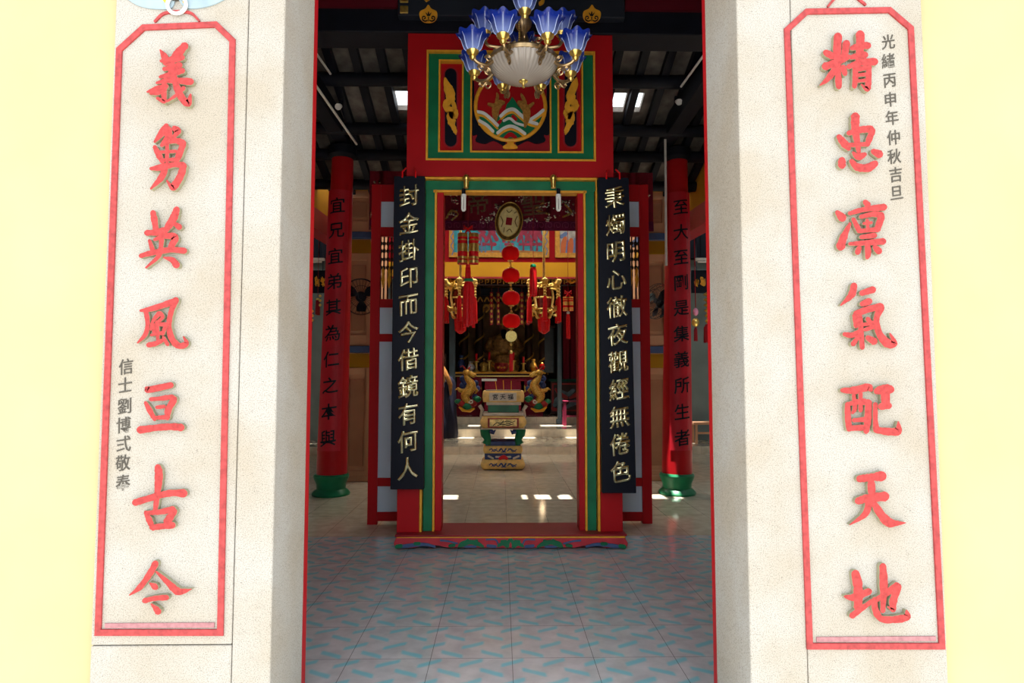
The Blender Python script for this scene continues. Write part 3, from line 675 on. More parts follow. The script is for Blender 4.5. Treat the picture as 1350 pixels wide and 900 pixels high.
# ---------------------------------------------------------------- black couplet boards on the gate posts
def couplet(text, top, bot, cx, ys, lab):
    Y = 5.12
    a0, a1 = at(top[0], top[2], Y), at(top[1], top[2], Y); b0, b1 = at(bot[0], bot[2], Y), at(bot[1], bot[2], Y)
    r = thing('couplet_board', lab, 'sign board', ((a0.x + a1.x) / 2, Y, b0.z))
    MB().hexa([b0, b1, b1 + Vector((0, .07, 0)), b0 + Vector((0, .07, 0)), a0, a1, a1 + Vector((0, .07, 0)), a0 + Vector((0, .07, 0))]).obj('board', BLACK, r, bevel=0.004)
    n = len(text)
    for i, ch in enumerate(text):
        y = ys[0] + (ys[1] - ys[0]) * i / (n - 1); x = cx[0] + (cx[1] - cx[0]) * i / (n - 1)
        glyph(ch, at(x, y, Y - 0.006), 0.185, GLEAF, r, extrude=0.004, bevel=0.008, offset=-0.016, shear=0.17, sx=0.92, sy=1.0)
    for q in (top[0] + 11, top[1] - 12):
        e = at(q, top[2] + 2, Y - 0.004); MB().tube([e, e + Vector((0, 0, 0.05)), e + Vector((0.02 if q < top[0] + 20 else -0.02, 0.06, 0.10))], 0.007, 6).obj('hanging_cord', SILK, r, smooth=True)
couplet('封金掛印而今借鏡有何人', (519.5, 560, 232), (514.5, 558.5, 645), (539.5, 537.5), (258, 617), 'black board with gold writing left of the screen doorway')
couplet('秉燭明心徹夜觀經無倦色', (788.5, 829, 234), (794, 839, 650), (810, 818), (260, 621), 'black board with gold writing right of the screen doorway')

# ---------------------------------------------------------------- glazed red wing panels beside the screen
def wing(s, lab):
    Y = 6.0; W = (lambda v: v) if s < 0 else (lambda v: 1344.5 - v)
    r = thing('wing_panel', lab, 'panel', (at(W(505), 470, Y).x, Y + 0.03, 0))
    zz = lambda py: at(W(505), py, Y).z
    def xs(p, q): 
        v = sorted((at(W(p), 470, Y).x, at(W(q), 470, Y).x)); return v
    m = MB()
    a, c = xs(487, 499.5); m.box(a, c, Y, Y + 0.06, 0.0, zz(243))
    a2, c2 = xs(499.5, 545)
    for t, u in ((243, 265), (299, 311), (394, 405), (440, 450), (630, 641), (675, 687)): m.box(a2, c2, Y + 0.004, Y + 0.055, max(0.02, zz(u)), zz(t))
    a3, c3 = xs(541, 552); m.box(a3, c3, Y, Y + 0.06, 0.0, zz(243))
    m.obj('frame', RED, r, bevel=0.003)
    for t, u in ((265, 299), (405, 440), (450, 630), (641, 675)):
        MB().box(a2, c2, Y + 0.022, Y + 0.034, zz(u), zz(t)).obj('pane', PANE, r)
    m = MB()
    for k, q in enumerate((501.5, 506, 511, 516, 522)):
        p0 = at(W(q), 311, Y); 
        m.tube([(p0.x, Y + 0.03, zz(311)), (p0.x, Y + 0.03, zz(394))], 0.008, 6)
        for yy in (320, 330, 341, 352): m.ball((p0.x, Y + 0.03, zz(yy)), 0.018, 0.012, 0.022, 8)
    m.obj('carved_grille', WOODD, r, smooth=True)
    m = MB()
    for q in (505, 513):
        p0 = at(W(q), 330, Y); m.lathe((p0.x, Y + 0.02, zz(352)), [(0.004, 0), (0.016, -0.03), (0.010, -0.07), (0.02, -0.12), (0.004, -0.2)], 10)
    m.obj('gilt_drop', GOLDP, r, smooth=True)
wing(-1, 'red framed panel with pale panes behind the left black board')
wing(1, 'red framed panel with pale panes behind the right black board')

# ---------------------------------------------------------------- red columns and curved couplets
def column(cx, ctop, Y, s, lab, lab2, text, small=None):
    r = thing('red_column', lab, 'column', (cx, Y, 0))
    R = 0.178; zt = 4.06; R3 = 0.128; lean = (ctop - cx) / 4.0
    Rz = lambda z: R + (R3 - R) * max(0, z - 0.3) / 3.7
    def tilt(o):
        for v in o.data.vertices: v.co.x += lean * v.co.z
    SH = MB().lathe((cx, Y, 0), [(Rz(z), z) for z in (0.22, 0.8, 1.5, 2.4, 3.2, zt)], 40); tilt(SH.obj('shaft', RED, r, smooth=True))
    MB().lathe((cx, Y, 0), [(0.215, 0.0), (0.222, 0.02), (0.205, 0.045), (0.168, 0.075), (0.172, 0.13), (0.20, 0.195), (0.207, 0.225), (0.195, 0.245), (R, 0.25)], 40).obj('base', GREEN, r, smooth=True)
    tilt(MB().lathe((cx, Y, 0), [(R3, zt - 0.02), (0.17, zt + 0.02), (0.17, zt + 0.12), (0.13, zt + 0.15)], 32).obj('capital', NAVY, r, smooth=True))
    # curved board, facing a little outwards
    b = thing('curved_couplet', lab2, 'sign board', (cx, Y - R, at(437, 595, Y - R).z))
    R1, R2 = 0.004, 0.022; ac = -PI / 2 + (-0.05 if s < 0 else 0.05)
    z0, z1 = at(674, 594, Y - R).z, at(674, 250, Y - R).z
    n = 14; m = MB()
    P = lambda rr, a, z: (cx + lean * z + (rr + Rz(z)) * math.cos(a), Y + (rr + Rz(z)) * math.sin(a), z)
    for k in range(n):
        f0, f1 = -1 + 2 * k / n, -1 + 2 * (k + 1) / n
        d0, d1 = 0.150 / (Rz(z0) + R2), 0.150 / (Rz(z1) + R2)
        m.hexa([P(R2, ac + f0 * d0, z0), P(R2, ac + f1 * d0, z0), P(R1, ac + f1 * d0, z0), P(R1, ac + f0 * d0, z0), P(R2, ac + f0 * d1, z1), P(R2, ac + f1 * d1, z1), P(R1, ac + f1 * d1, z1), P(R1, ac + f0 * d1, z1)])
    m.obj('board', mat('old_red_board', (0.45, 0.010, 0.022), 0.5, srgb=False, scale=5, var=0.15), b, smooth=True)
    nt = len(text)
    for i, ch in enumerate(text):
        z = z1 - 0.19 - (z1 - z0 - 0.34) * i / (nt - 1)
        me = text_mesh(ch, 0.21, 0.0, 0, 0.012, 0.14); dice(me)
        for v in me.vertices:
            aa = ac + v.co.x / (R2 + Rz(z)) * 0.95; zz = z + v.co.y * 0.95
            v.co = Vector(P(R2 + 0.004, aa, zz))
        me.materials.clear(); me.materials.append(BLACK)
        o = bpy.data.objects.new('character', me); COL.objects.link(o); adopt(o, b)
    if small:
        for i, ch in enumerate(small):
            me = text_mesh(ch, 0.055, 0, 0, 0, 0.1)
            for v in me.vertices:
                aa = ac + 0.72 + v.co.x / (R2 + Rz(z1)); zz = z1 - 0.10 - 0.075 * i + v.co.y
                v.co = Vector(P(R2 + 0.002, aa, zz))
            me.materials.clear(); me.materials.append(BLACK)
            o = bpy.data.objects.new('small_character', me); COL.objects.link(o); adopt(o, b)
pc = on_floor(436.5, 640); pr = on_floor(893, 642)
column(at(436.5, 640, 7.55).x, at(452, 200, 7.55).x, 7.55, -1, 'red round column on a green base, seen left of the screen', 'curved red board with black writing on the left column', '宜兄宜弟其為仁之本與')
column(at(892.5, 642, 7.55).x, at(892, 200, 7.55).x, 7.55, 1, 'red round column on a green base, seen right of the screen', 'curved red board with black writing on the right column', '至大至剛是集義所生者')

# ---------------------------------------------------------------- lintel beam over the screen
YL = 5.18
r = thing('lintel_beam', 'black beam with two gold peach emblems above the red screen', 'beam', (0.08, YL, at(674, 43, YL).z))
z43, z26, ztop = at(674, 42, YL).z, at(674, 27, YL).z, at(674, -40, YL).z
MB().box(-2.5, 2.6, YL + 0.02, YL + 0.3, z43, ztop).obj('timber', NAVY, r, bevel=0.01)
MB().box(at(526, 10, YL).x, at(822, 10, YL).x, YL - 0.06, YL + 0.02, z26, ztop).obj('slate_board', SLATE, r, bevel=0.006)
for a, c in ((-2.45, at(525, 10, YL).x - 0.004), (at(823, 10, YL).x + 0.004, 2.55)):
    MB().box(a, c, YL - 0.01, YL + 0.02, at(674, 12, YL).z, ztop).obj('red_board', mat('shaded_red_paint', (0.11, 0.005, 0.014), 0.5, srgb=False, scale=3), r)  # red darkened in the colour to carry the shade up here
for px in (565, 780):
    yy = YL - 0.06
    MB().prism(pxp(smooth_closed([(px, 8), (px + 4, 13), (px + 11, 17), (px + 11, 25), (px + 5, 30), (px - 5, 30), (px - 11, 25), (px - 11, 17), (px - 4, 13)]), yy), (0, -0.02, 0)).obj('gold_emblem', GOLDP, r)
    m = MB(); strokes_mesh(m, [[(px, 15.5, 0.8), (px, 18.5, 2.2), (px, 21.5, 0.8)], [(px - 3.4, 17.2, 0.8), (px - 1.2, 20.5, 1.6)], [(px + 3.4, 17.2, 0.8), (px + 1.2, 20.5, 1.6)], [(px, 23, 1.4), (px, 28, 0.9)]] + [[(px + q * 1.5, 27, 1.2), (px + q * 4.5, 28, 1.4), (px + q * 7.8, 26, 1.4), (px + q * 7.8, 22.5, 1.3), (px + q * 5.2, 21.8, 1.2), (px + q * 4.2, 24, 1.2), (px + q * 5.8, 25, 1.0)] for q in (-1, 1)], yy - 0.02, 0.004, top=0, side=0, n=6)
    m.obj('emblem_scroll', BLACK, r)
m = MB()
for y0, y1 in ((-6, 3), (7, 17)): rect(m, 527, 538, y0, y1, YL - 0.075, 0.015)
m.obj('gilt_tablet', GOLD, r, bevel=0.006)
MB().prism(pxp([(556, -3), (562, 3), (568, -1), (566, -8), (556, -8)], YL - 0.06), (0, -0.02, 0)).obj('gilt_scroll', GOLDP, r)
MB().prism(pxp(smooth_closed([(712, 8), (717, 5), (718, -2), (715, -6), (714, 1), (710, 5)]), YL - 0.06), (0, -0.02, 0)).obj('gilt_scroll', GOLDP, r)

# ---------------------------------------------------------------- chandelier
def blue_glass():
    m = bpy.data.materials.new('blue_glass'); m.use_nodes = True; nt = m.node_tree; p = nt.nodes['Principled BSDF']
    N = nt.nodes.new; Lk = nt.links.new
    tc = N('ShaderNodeTexCoord'); sp = N('ShaderNodeSeparateXYZ'); Lk(tc.outputs['Generated'], sp.inputs[0])
    cr = N('ShaderNodeValToRGB'); e = cr.color_ramp.elements
    e[0].position = 0.05; e[0].color = (0.42, 0.55, 0.95, 1); e[1].position = 0.75; e[1].color = (0.02, 0.06, 0.50, 1)
    Lk(sp.outputs[2], cr.inputs[0]); Lk(cr.outputs[0], p.inputs['Base Color'])
    p.inputs['Roughness'].default_value = 0.12; p.inputs['Coat Weight'].default_value = 0.5
    t = N('ShaderNodeBsdfTranslucent'); Lk(cr.outputs[0], t.inputs[0])
    tr = N('ShaderNodeBsdfTransparent'); tr.inputs[0].default_value = (0.45, 0.55, 1, 1)
    mx = N('ShaderNodeMixShader'); mx.inputs[0].default_value = 0.45; Lk(p.outputs[0], mx.inputs[1]); Lk(t.outputs[0], mx.inputs[2])
    m2 = N('ShaderNodeMixShader'); m2.inputs[0].default_value = 0.18; Lk(mx.outputs[0], m2.inputs[1]); Lk(tr.outputs[0], m2.inputs[2])
    Lk(m2.outputs[0], nt.nodes['Material Output'].inputs[0])
    return m
BGLASS = blue_glass()
BOWLG = mat('ribbed_frosted_glass', (0.40, 0.355, 0.315), 0.22, srgb=False, scale=4, var=0.06, coat=0.5)
YCH = 3.9
cz = at(690, 83, YCH); ch = thing('chandelier', 'brass chandelier with blue flower glass shades and a ribbed white bowl', 'chandelier', cz)
kp = YCH / FPX        # metres per photo pixel here
RB = 46 * kp
prof = []
for j in range(15):
    a = PI / 2 * j / 14
    prof.append((RB * math.sin(a) + 1e-4, -RB * 0.56 * math.cos(a)))
MB().lathe(cz, prof, 176, 44, [0.018] * 15).obj('ribbed_bowl', BOWLG, ch, smooth=True, ang=80)
MB().lathe(cz, [(RB * 1.03, -0.012), (RB * 1.05, 0.01), (RB * 0.9, 0.035), (RB * 0.55, 0.06), (RB * 0.5, 0.075), (0.04, 0.08), (0.03, 0.1)], 48).obj('rim', BRASS, ch, smooth=True)
MB().lathe(cz + Vector((0, 0, -RB * 0.56)), [(0.002, -0.045), (0.009, -0.04), (0.006, -0.025), (0.012, -0.015), (0.028, -0.004), (0.03, 0.004)], 16).obj('finial', GOLD, ch, smooth=True)
MB().lathe(cz, [(0.03, 0.08), (0.045, 0.12), (0.03, 0.17), (0.022, 0.2), (0.05, 0.24), (0.055, 0.27), (0.025, 0.3), (0.02, 0.42), (0.035, 0.45), (0.012, 0.48)], 20).obj('stem', BRASS, ch, smooth=True)
zc = zr(YCH) - cz.z - 0.09
m = MB()
for k in range(int((zc - 0.48) / 0.05)):
    z = 0.5 + k * 0.05; q = [cz + Vector((0.012 * math.cos(t) * (k % 2), 0.012 * math.cos(t) * (1 - k % 2), z + 0.03 * math.sin(t))) for t in [2 * PI * i / 10 for i in range(10)]]
    m.tube(q, 0.004, 5, True)
m.obj('chain', BRASS, ch, smooth=True)
m = MB()
for k in range(9): m.ball(cz + Vector((-0.03, -0.12, 0.20 - k * 0.014)), 0.006, n=8)
m.obj('bead_chain', GOLD, ch, smooth=True)
def arm(ang, R, z0, z1, r0):
    d = Vector((math.cos(ang), math.sin(ang), 0))
    up = Vector((0, 0, 1))
    W = lambda rr, z: cz + d * rr + up * z
    pth = [W(r0, z0), W(r0 + (R - r0) * 0.35, z0 - 0.035), W(R - 0.03, z0 - 0.03), W(R, z0 + 0.0), W(R, z1 - 0.03)]
    sp = [Vector(p) for p in spline([tuple(p) for p in pth], 6)]
    m = MB().tube(sp, 0.011, 8)
    # filigree scrolls beside the arm
    for (cr_, cz_, rr) in ((r0 + (R - r0) * 0.30, z0 - 0.075, 0.028), (r0 + (R - r0) * 0.62, z0 - 0.062, 0.02), (r0 + (R - r0) * 0.25, z0 + 0.01, 0.022)):
        q = [W(cr_ + rr * (1 - t / 14) * math.cos(t), cz_ + rr * (1 - t / 14) * math.sin(t)) for t in [0.6 * i for i in range(16)]]
        m.tube(q, 0.0055, 6)
    a = m.obj('arm', BRASS, ch, smooth=True)
    base = W(R, z1)
    MB().lathe(base, [(0.012, -0.045), (0.022, -0.03), (0.018, -0.02), (0.036, -0.004), (0.040, 0.008), (0.034, 0.014)], 18).obj('lamp_cup', GOLD, a, smooth=True)
    pr = [(0.034, 0.006), (0.050, 0.022), (0.060, 0.050), (0.068, 0.078), (0.082, 0.100), (0.100, 0.112)]
    am = [0.0, 0.02, 0.03, 0.04, 0.05, 0.07]
    g = MB(); g.lathe(base, pr, 64, 8, am)
    g.lathe(base, [(r * 0.96, z + 0.001) for r, z in pr], 64, 8, am)
    bm = g.bm
    for f in [f for f in bm.faces if len(f.verts) > 4]: bm.faces.remove(f)
    for v in bm.verts:      # ruffled lip
        q = v.co - base
        if q.z > 0.1: v.co.z += 0.008 * math.cos(8 * math.atan2(q.y, q.x))
    g.obj('glass_shade', BGLASS, a, smooth=True, ang=180)
    m = MB()
    for k in range(8):
        t = 2 * PI * k / 8
        m.tube([base + Vector((r * 1.01 * (1 + b_) * math.cos(t), r * 1.01 * (1 + b_) * math.sin(t), z)) for (r, z), b_ in zip(pr[:5], am)], [0.0035, 0.003, 0.0025, 0.002, 0.001], 5)
    m.obj('glass_rib', mat('pale_blue_glass', (0.5, 0.62, 0.95), 0.1, srgb=False, var=0.05), a, smooth=True)
for k in range(8): arm(PI / 8 + k * PI / 4, 0.345, -0.03, -0.005, RB * 0.95)
for k in range(4): arm(k * PI / 2, 0.245, 0.14, 0.19, 0.05)

# ---------------------------------------------------------------- beams along the side aisles, pipes
for s in (-1, 1):
    Xb = -1.93 if s < 0 else 2.02
    nm = 'left' if s < 0 else 'right'
    o = MB().box(Xb - 0.09, Xb + 0.09, YB + 0.1, 8.3, 4.22, 4.44).obj('trim_5' if s < 0 else 'trim_6', NAVY, bevel=0.01); struct(o, 'dark beam running over the %s column' % nm, 'beam')
m = MB(); YP = 5.2
def pl(px, py, X): r_ = ray(px, py); s_ = X / r_.x; return Vector((X, r_.y * s_, CH + r_.z * s_))
pts = [pl(926.5, 108, 1.955), pl(877, 181, 1.955)]
tag(MB().tube([pts[0] + (pts[0] - pts[1]) * 0.1, pts[0], pts[1], (1.955, pts[1].y, pts[1].z - 0.1), (1.945, pts[1].y, 2.7)], 0.014, 8).obj('conduit_pipe', WHITEP, smooth=True), 'white conduit running down beside the right red column', 'pipe')
a, c = pl(925.5, 76, 1.86), pl(898, 114, 1.86)
tag(MB().tube([a + (a - c) * 0.1, a, c], 0.012, 8).obj('conduit_pipe', WHITEP, smooth=True), 'short white conduit under the roof above the right column', 'pipe')
a, c = pl(413, 65, -1.78), pl(455, 125, -1.78)
tag(MB().tube([a + (a - c) * 0.1, a, c], 0.012, 8).obj('conduit_pipe', WHITEP, smooth=True), 'upper white conduit under the roof left of the screen', 'pipe')
a, c = pl(411, 105, -1.70), pl(470, 190, -1.70)
tag(MB().tube([a + (a - c) * 0.1, a, c], 0.013, 8).obj('conduit_pipe', WHITEP, smooth=True), 'lower white conduit slanting down to the left column', 'pipe')
# small lamp on the left beam
def spot(p, lab):
    r = thing('spot_lamp', lab, 'lamp', p)
    MB().tube([p, p + Vector((0.0, -0.05, -0.02)), p + Vector((0, -0.10, -0.05))], 0.02, 10, r1=0.035).obj('lamp_head', WHITEP, r, smooth=True)
    MB().box(p.x - 0.02, p.x + 0.02, p.y - 0.01, p.y + 0.03, p.z - 0.01, p.z + 0.06).obj('mount', NAVY, r)
spot(at(449, 140, 6.6), 'small pale spot lamp under the left roof slope')
spot(at(892, 134, 6.6), 'small pale spot lamp under the right roof slope')

# ---------------------------------------------------------------- salmon pilasters of the inner court
def pilaster(x0, x1, Y, lab):
    r = thing('pilaster', lab, 'pilaster', ((x0 + x1) / 2, Y, 0))
    c = (x0 + x1) / 2; h = (x1 - x0) / 2
    zA, zB, zC = 1.72, 3.28, 4.15
    for z0, z1 in ((0.0, zA), (zA + 0.10, zB), (zB + 0.10, zC)):
        m = MB().box(c - h * 0.86, c + h * 0.86, Y + 0.03, Y + 0.5, z0, z1)
        m.box(c - h * 0.95, c - h * 0.62, Y, Y + 0.03, z0, z1 - 0.2).box(c + h * 0.62, c + h * 0.95, Y, Y + 0.03, z0, z1 - 0.2).box(c - h * 0.62, c + h * 0.62, Y, Y + 0.03, z0, z0 + 0.14).box(c - h * 0.62, c + h * 0.62, Y, Y + 0.03, z1 - 0.3, z1 - 0.2)
        m.obj('shaft', SALMON, r, bevel=0.006)
        MB().box(c - h * 0.5, c + h * 0.5, Y + 0.018, Y + 0.03, z0 + 0.2, z1 - 0.36).obj('inset_panel', mat('dusky_salmon', (0.38, 0.18, 0.10), 0.75, srgb=False, scale=3), r, bevel=0.004)
        MB().hexa([(c - h * 1.0, Y - 0.02, z1 - 0.2), (c + h * 1.0, Y - 0.02, z1 - 0.2), (c + h * 1.0, Y + 0.5, z1 - 0.2), (c - h * 1.0, Y + 0.5, z1 - 0.2), (c - h * 0.8, Y + 0.03, z1 - 0.01), (c + h * 0.8, Y + 0.03, z1 - 0.01), (c + h * 0.8, Y + 0.5, z1 - 0.01), (c - h * 0.8, Y + 0.5, z1 - 0.01)]).obj('yellow_hood', YIN, r, bevel=0.004)
    for z in (zA, zB, zC):
        MB().box(c - h * 1.04, c + h * 1.04, Y - 0.03, Y + 0.52, z, z + 0.09).obj('blue_cornice', BLUEP, r, bevel=0.006)
    MB().box(c - h * 1.02, c + h * 1.02, Y - 0.025, Y + 0.5, 0.0, 0.07).obj('foot', SALMON, r, bevel=0.01)
xa, xb = at(452, 500, 8.5).x, at(489, 500, 8.5).x
pilaster(xa, xb, 8.5, 'salmon pilaster with blue and yellow bands beside the left red column')
xa, xb = at(846, 500, 8.5).x, at(884, 500, 8.5).x
pilaster(xa, xb, 8.5, 'salmon pilaster with blue and yellow bands beside the right red column')
for s in (-1, 1):
    x0 = at(452, 500, 8.5).x if s < 0 else at(884, 500, 8.5).x
    a, c = (x0 - 0.12, x0 + 0.05) if s < 0 else (x0 - 0.05, x0 + 0.12)
    struct(MB().box(a, c, 9.0, 11.4, 0, 4.7).obj('wall_left' if s < 0 else 'wall_right', SALMON), 'salmon court wall behind the %s pilaster' % ('left' if s < 0 else 'right'), 'wall')

# ---------------------------------------------------------------- wall fans
def fan(c, yaw, tilt, lab):
    r = thing('wall_fan', lab, 'fan', c, 'black wall fans')
    F = Matrix.Rotation(yaw, 3, 'Z') @ Matrix.Rotation(PI / 2 + tilt, 3, 'X')   # local z is the fan axis, pointing out
    T = lambda x, y, z: c + F @ Vector((x, y, z))
    R = 0.235
    m = MB()
    circ = lambda rr, z, n=36: [T(rr * math.cos(2 * PI * k / n), rr * math.sin(2 * PI * k / n), z) for k in range(n)]
    for rr, z in ((R, 0.0), (R * 0.96, 0.05), (R * 0.96, -0.05), (R * 0.6, 0.075), (0.05, 0.085)): m.tube(circ(rr, z), 0.0035, 5, True)
    for k in range(30):
        t = 2 * PI * k / 30; cs, sn = math.cos(t), math.sin(t)
        m.tube([T(0.04 * cs, 0.04 * sn, 0.085), T(R * 0.6 * cs, R * 0.6 * sn, 0.075), T(R * 0.96 * cs, R * 0.96 * sn, 0.05), T(R * cs, R * sn, 0)], 0.0017, 4)
        m.tube([T(R * cs, R * sn, 0), T(R * 0.9 * cs, R * 0.9 * sn, -0.05), T(0.06 * cs, 0.06 * sn, -0.07)], 0.0017, 4)
    m.obj('guard', BLACK, r, smooth=True)
    for k in range(3):
        t0 = 2 * PI * k / 3 + 0.5; m = MB(); top = []; bot = []
        for j in range(9):
            u = j / 8; rr = 0.04 + (R * 0.84 - 0.04) * u; wd = 0.25 + 0.55 * math.sin(PI * min(1, u * 0.8 + 0.1))
            top.append(T(rr * math.cos(t0 + wd * 0.7), rr * math.sin(t0 + wd * 0.7), 0.02)); bot.append(T(rr * math.cos(t0 - wd * 0.5), rr * math.sin(t0 - wd * 0.5), -0.02))
        for j in range(8):
            q = [top[j], top[j + 1], bot[j + 1], bot[j]]; d = F @ Vector((0, 0, 0.004)); m.prism(q, d)
        m.obj('blade', BLACK, r, smooth=True)
    MB().tube([T(0, 0, 0.03), T(0, 0, -0.05), T(0, 0, -0.06), T(0, 0, -0.17), T(0, 0, -0.18)], [0.035, 0.035, 0.07, 0.065, 0.03], 16).obj('motor', BLACK, r, smooth=True)
    m = MB().tube([T(0, 0, -0.12), T(0, 0, -0.12) + Vector((0, 0.02, -0.13)), T(0, 0, -0.12) + Vector((0, 0.12, -0.15))], 0.02, 8)
    m.obj('bracket', BLACK, r, smooth=True)
fan(at(476, 391, 8.05), 0.25, 0.1, 'black wall fan in front of the left salmon pilaster')
fan(at(866, 397, 8.05), -1.0, -0.25, 'black wall fan turned aside by the right red column')

# ---------------------------------------------------------------- embroidered banner under the court eave
YBn = 7.9
bn = thing('embroidered_banner', 'long wine red valance with sequin embroidery hanging behind the screen', 'banner', (0.1, YBn, at(674, 304, YBn).z))
bxl, bxr = at(487, 270, YBn).x, at(861, 270, YBn).x; bz0, bz1, bz2 = at(674, 304, YBn).z, at(674, 291, YBn).z, 4.02
def wavy(mb, x0, x1, z0, z1, Y, n, amp, t=0.01):
    for k in range(n):
        xa_, xb_ = x0 + (x1 - x0) * k / n, x0 + (x1 - x0) * (k + 1) / n
        ya, yb = Y + amp * math.sin(k * 1.3), Y + amp * math.sin((k + 1) * 1.3)
        mb.hexa([(xa_, ya, z0), (xb_, yb, z0), (xb_, yb + t, z0), (xa_, ya + t, z0), (xa_, ya, z1), (xb_, yb, z1), (xb_, yb + t, z1), (xa_, ya + t, z1)])
    return mb
wavy(MB(), bxl, bxr, bz1, bz2, YBn, 70, 0.006).obj('cloth', WINE, bn, smooth=True)
wavy(MB(), bxl, bxr, bz0, bz1 - 0.003, YBn - 0.012, 70, 0.004).obj('border_strip', mat('purple_velvet', (0.14, 0.006, 0.05), 0.7, srgb=False, scale=30), bn, smooth=True)
glyph('聖', at(703, 268, YBn - 0.02), 0.34, mat('dull_gold_thread', (0.20, 0.13, 0.07), 0.5, 0.4, srgb=False, scale=60, var=0.4), bn, extrude=0.004, offset=0.006)
glyph('帝', at(630, 268, YBn - 0.02), 0.30, _mats['dull_gold_thread'], bn, extrude=0.004, offset=0.006)
st = [[(x + a, 294 + b, 1.2) for a, b in ((0, 6), (0, 0), (7, 0), (7, 5), (3, 5), (3, 2))] for x in range(588, 762, 11)]
m = MB(); strokes_mesh(m, st, YBn - 0.02, 0.004, top=0, side=0, n=2, wk=0.35); m.obj('key_pattern', mat('pink_thread', (0.35, 0.05, 0.14), 0.6, srgb=False), bn)['kind'] = 'stuff'
m = MB()
cen = [(597, 283), (605, 252), (655, 272), (652, 283), (641, 290), (695, 290), (722, 252), (740, 252), (752, 280), (724, 287), (690, 262), (716, 272), (600, 262), (747, 268), (493, 245), (495, 262), (852, 248), (850, 258), (492, 282), (494, 300)]
for i, (x, y) in enumerate(cen):
    for k in range(22):
        a_, rr = random.uniform(0, 2 * PI), random.gauss(0, 6)
        p = at(x + rr * math.cos(a_), y + rr * 0.6 * math.sin(a_), YBn - 0.016)
        if bz0 < p.z < bz2 and bxl < p.x < bxr: m.ball(p, random.uniform(0.005, 0.016), 0.006, None, 6)
o = m.obj('sequins', STUD, bn, smooth=True); o['kind'] = 'stuff'
carve('gold_embroidery', [[(588, 288, 2), (595, 278, 3), (604, 282, 2), (596, 290, 2)], [(735, 246, 2), (745, 256, 3), (756, 252, 2)], [(745, 270, 2), (753, 280, 3), (742, 286, 2)], [(716, 268, 2), (706, 276, 2), (722, 282, 2)]], YBn - 0.014, 0.006, GOLD, bn, n=4)

# ---------------------------------------------------------------- front of the altar hall: red header, painted murals, yellow beam
YH = 12.0
zz = lambda py, Y=YH: at(674, py, Y).z
struct(MB().box(-2.6, 2.7, YH, YH + 0.15, zz(346), 5.0).obj('wall_front', mat('header_red', (0.22, 0.006, 0.010), 0.8, srgb=False, scale=3, spec=0.04)), 'red header wall over the altar hall opening', 'wall')
struct(MB().box(-2.6, 2.7, YH - 0.03, YH + 0.2, zz(366), zz(346)).obj('trim_7', YIN), 'yellow beam over the altar hall opening', 'beam')
struct(MB().box(-2.6, 2.7, YH - 0.05, YH - 0.01, zz(367.5), zz(365.2)).obj('trim_8', DRED), 'thin red moulding under the yellow beam', 'trim')
def picture(x0, x1, lab):
    r = thing('painted_panel', lab, 'painting', (at((x0 + x1) / 2, 322, YH).x, YH, zz(340)))
    y0, y1 = 296, 339
    frame_px(MB(), x0, x1, y0, y1, 0.09, YH - 0.05, 0.05).obj('frame', mat('ochre_frame', (0.34, 0.17, 0.03), 0.6, srgb=False, scale=20, var=0.3, spec=0.1), r)
    return r
p = picture(592, 724, 'turquoise landscape painting with red trees above the yellow beam')
rect(MB(), 598, 718, 296, 338, YH - 0.02, 0.02).obj('painted_sky', TEAL, p)
MB().prism(pxp([(600, 338), (600, 333), (620, 331), (650, 330), (690, 330), (716, 332), (716, 338)], YH - 0.021), (0, -0.006, 0)).obj('painted_ground', mat('ochre_paint', (0.25, 0.10, 0.02), 0.6, srgb=False, scale=6, var=0.4), p)
trs = []
for x, h in ((648, 1), (671, .8), (690, 1.1), (700, 1), (708, .9), (635, .5)):
    trs += [[(x, 330, 2), (x, 322, 2.5), (x - 2, 312, 3)], [(x - 7, 318, 4), (x, 312 - 6 * h, 6), (x + 7, 316, 5)], [(x - 5, 322, 3), (x + 5, 322, 4)], [(x - 3, 304, 4), (x + 4, 306, 4)]]
m = MB(); strokes_mesh(m, trs, YH - 0.021, 0.008, top=0, side=0, n=4, jag=0.3); m.obj('painted_trees', mat('crimson_paint', (0.16, 0.008, 0.03), 0.6, srgb=False, scale=12, var=0.4), p)
m = MB(); strokes_mesh(m, [[(635, 333, 2), (635, 318, 1.5)], [(640, 333, 2), (640, 324, 1.5)], [(660, 332, 2), (660, 320, 1.5)], [(683, 332, 2), (683, 324, 1.5)], [(627, 334, 3), (632, 334, 3)], [(645, 335, 3), (650, 334, 3)]], YH - 0.022, 0.01, top=0, side=0, n=3); m.obj('painted_figures', BLUEP, p)
for x in (596, 720):
    m = MB(); strokes_mesh(m, [[(x - 1.5, 300, 2), (x + 1.5, 306, 2), (x - 1.5, 312, 2), (x + 1.5, 318, 2), (x - 1.5, 324, 2), (x + 1.5, 330, 2), (x, 336, 2)]], YH - 0.05, 0.01, top=0, side=0, n=4, wk=0.6); m.obj('frame_scroll', BLUEP, p)
p = picture(732, 790, 'painting of standing figures at the right end above the yellow beam')
rect(MB(), 735, 788, 296, 338, YH - 0.02, 0.02).obj('painted_ground', mat('pale_grey_paint', (0.22, 0.21, 0.2), 0.6, srgb=False, scale=9, var=0.4), p)
m = MB(); strokes_mesh(m, [[(742, 336, 6), (743, 322, 7), (745, 314, 5)], [(751, 337, 7), (752, 324, 8), (753, 316, 5)]], YH - 0.021, 0.012, top=0, side=0, n=4); m.obj('painted_robes', mat('orange_paint', (0.30, 0.07, 0.015), 0.6, srgb=False), p)
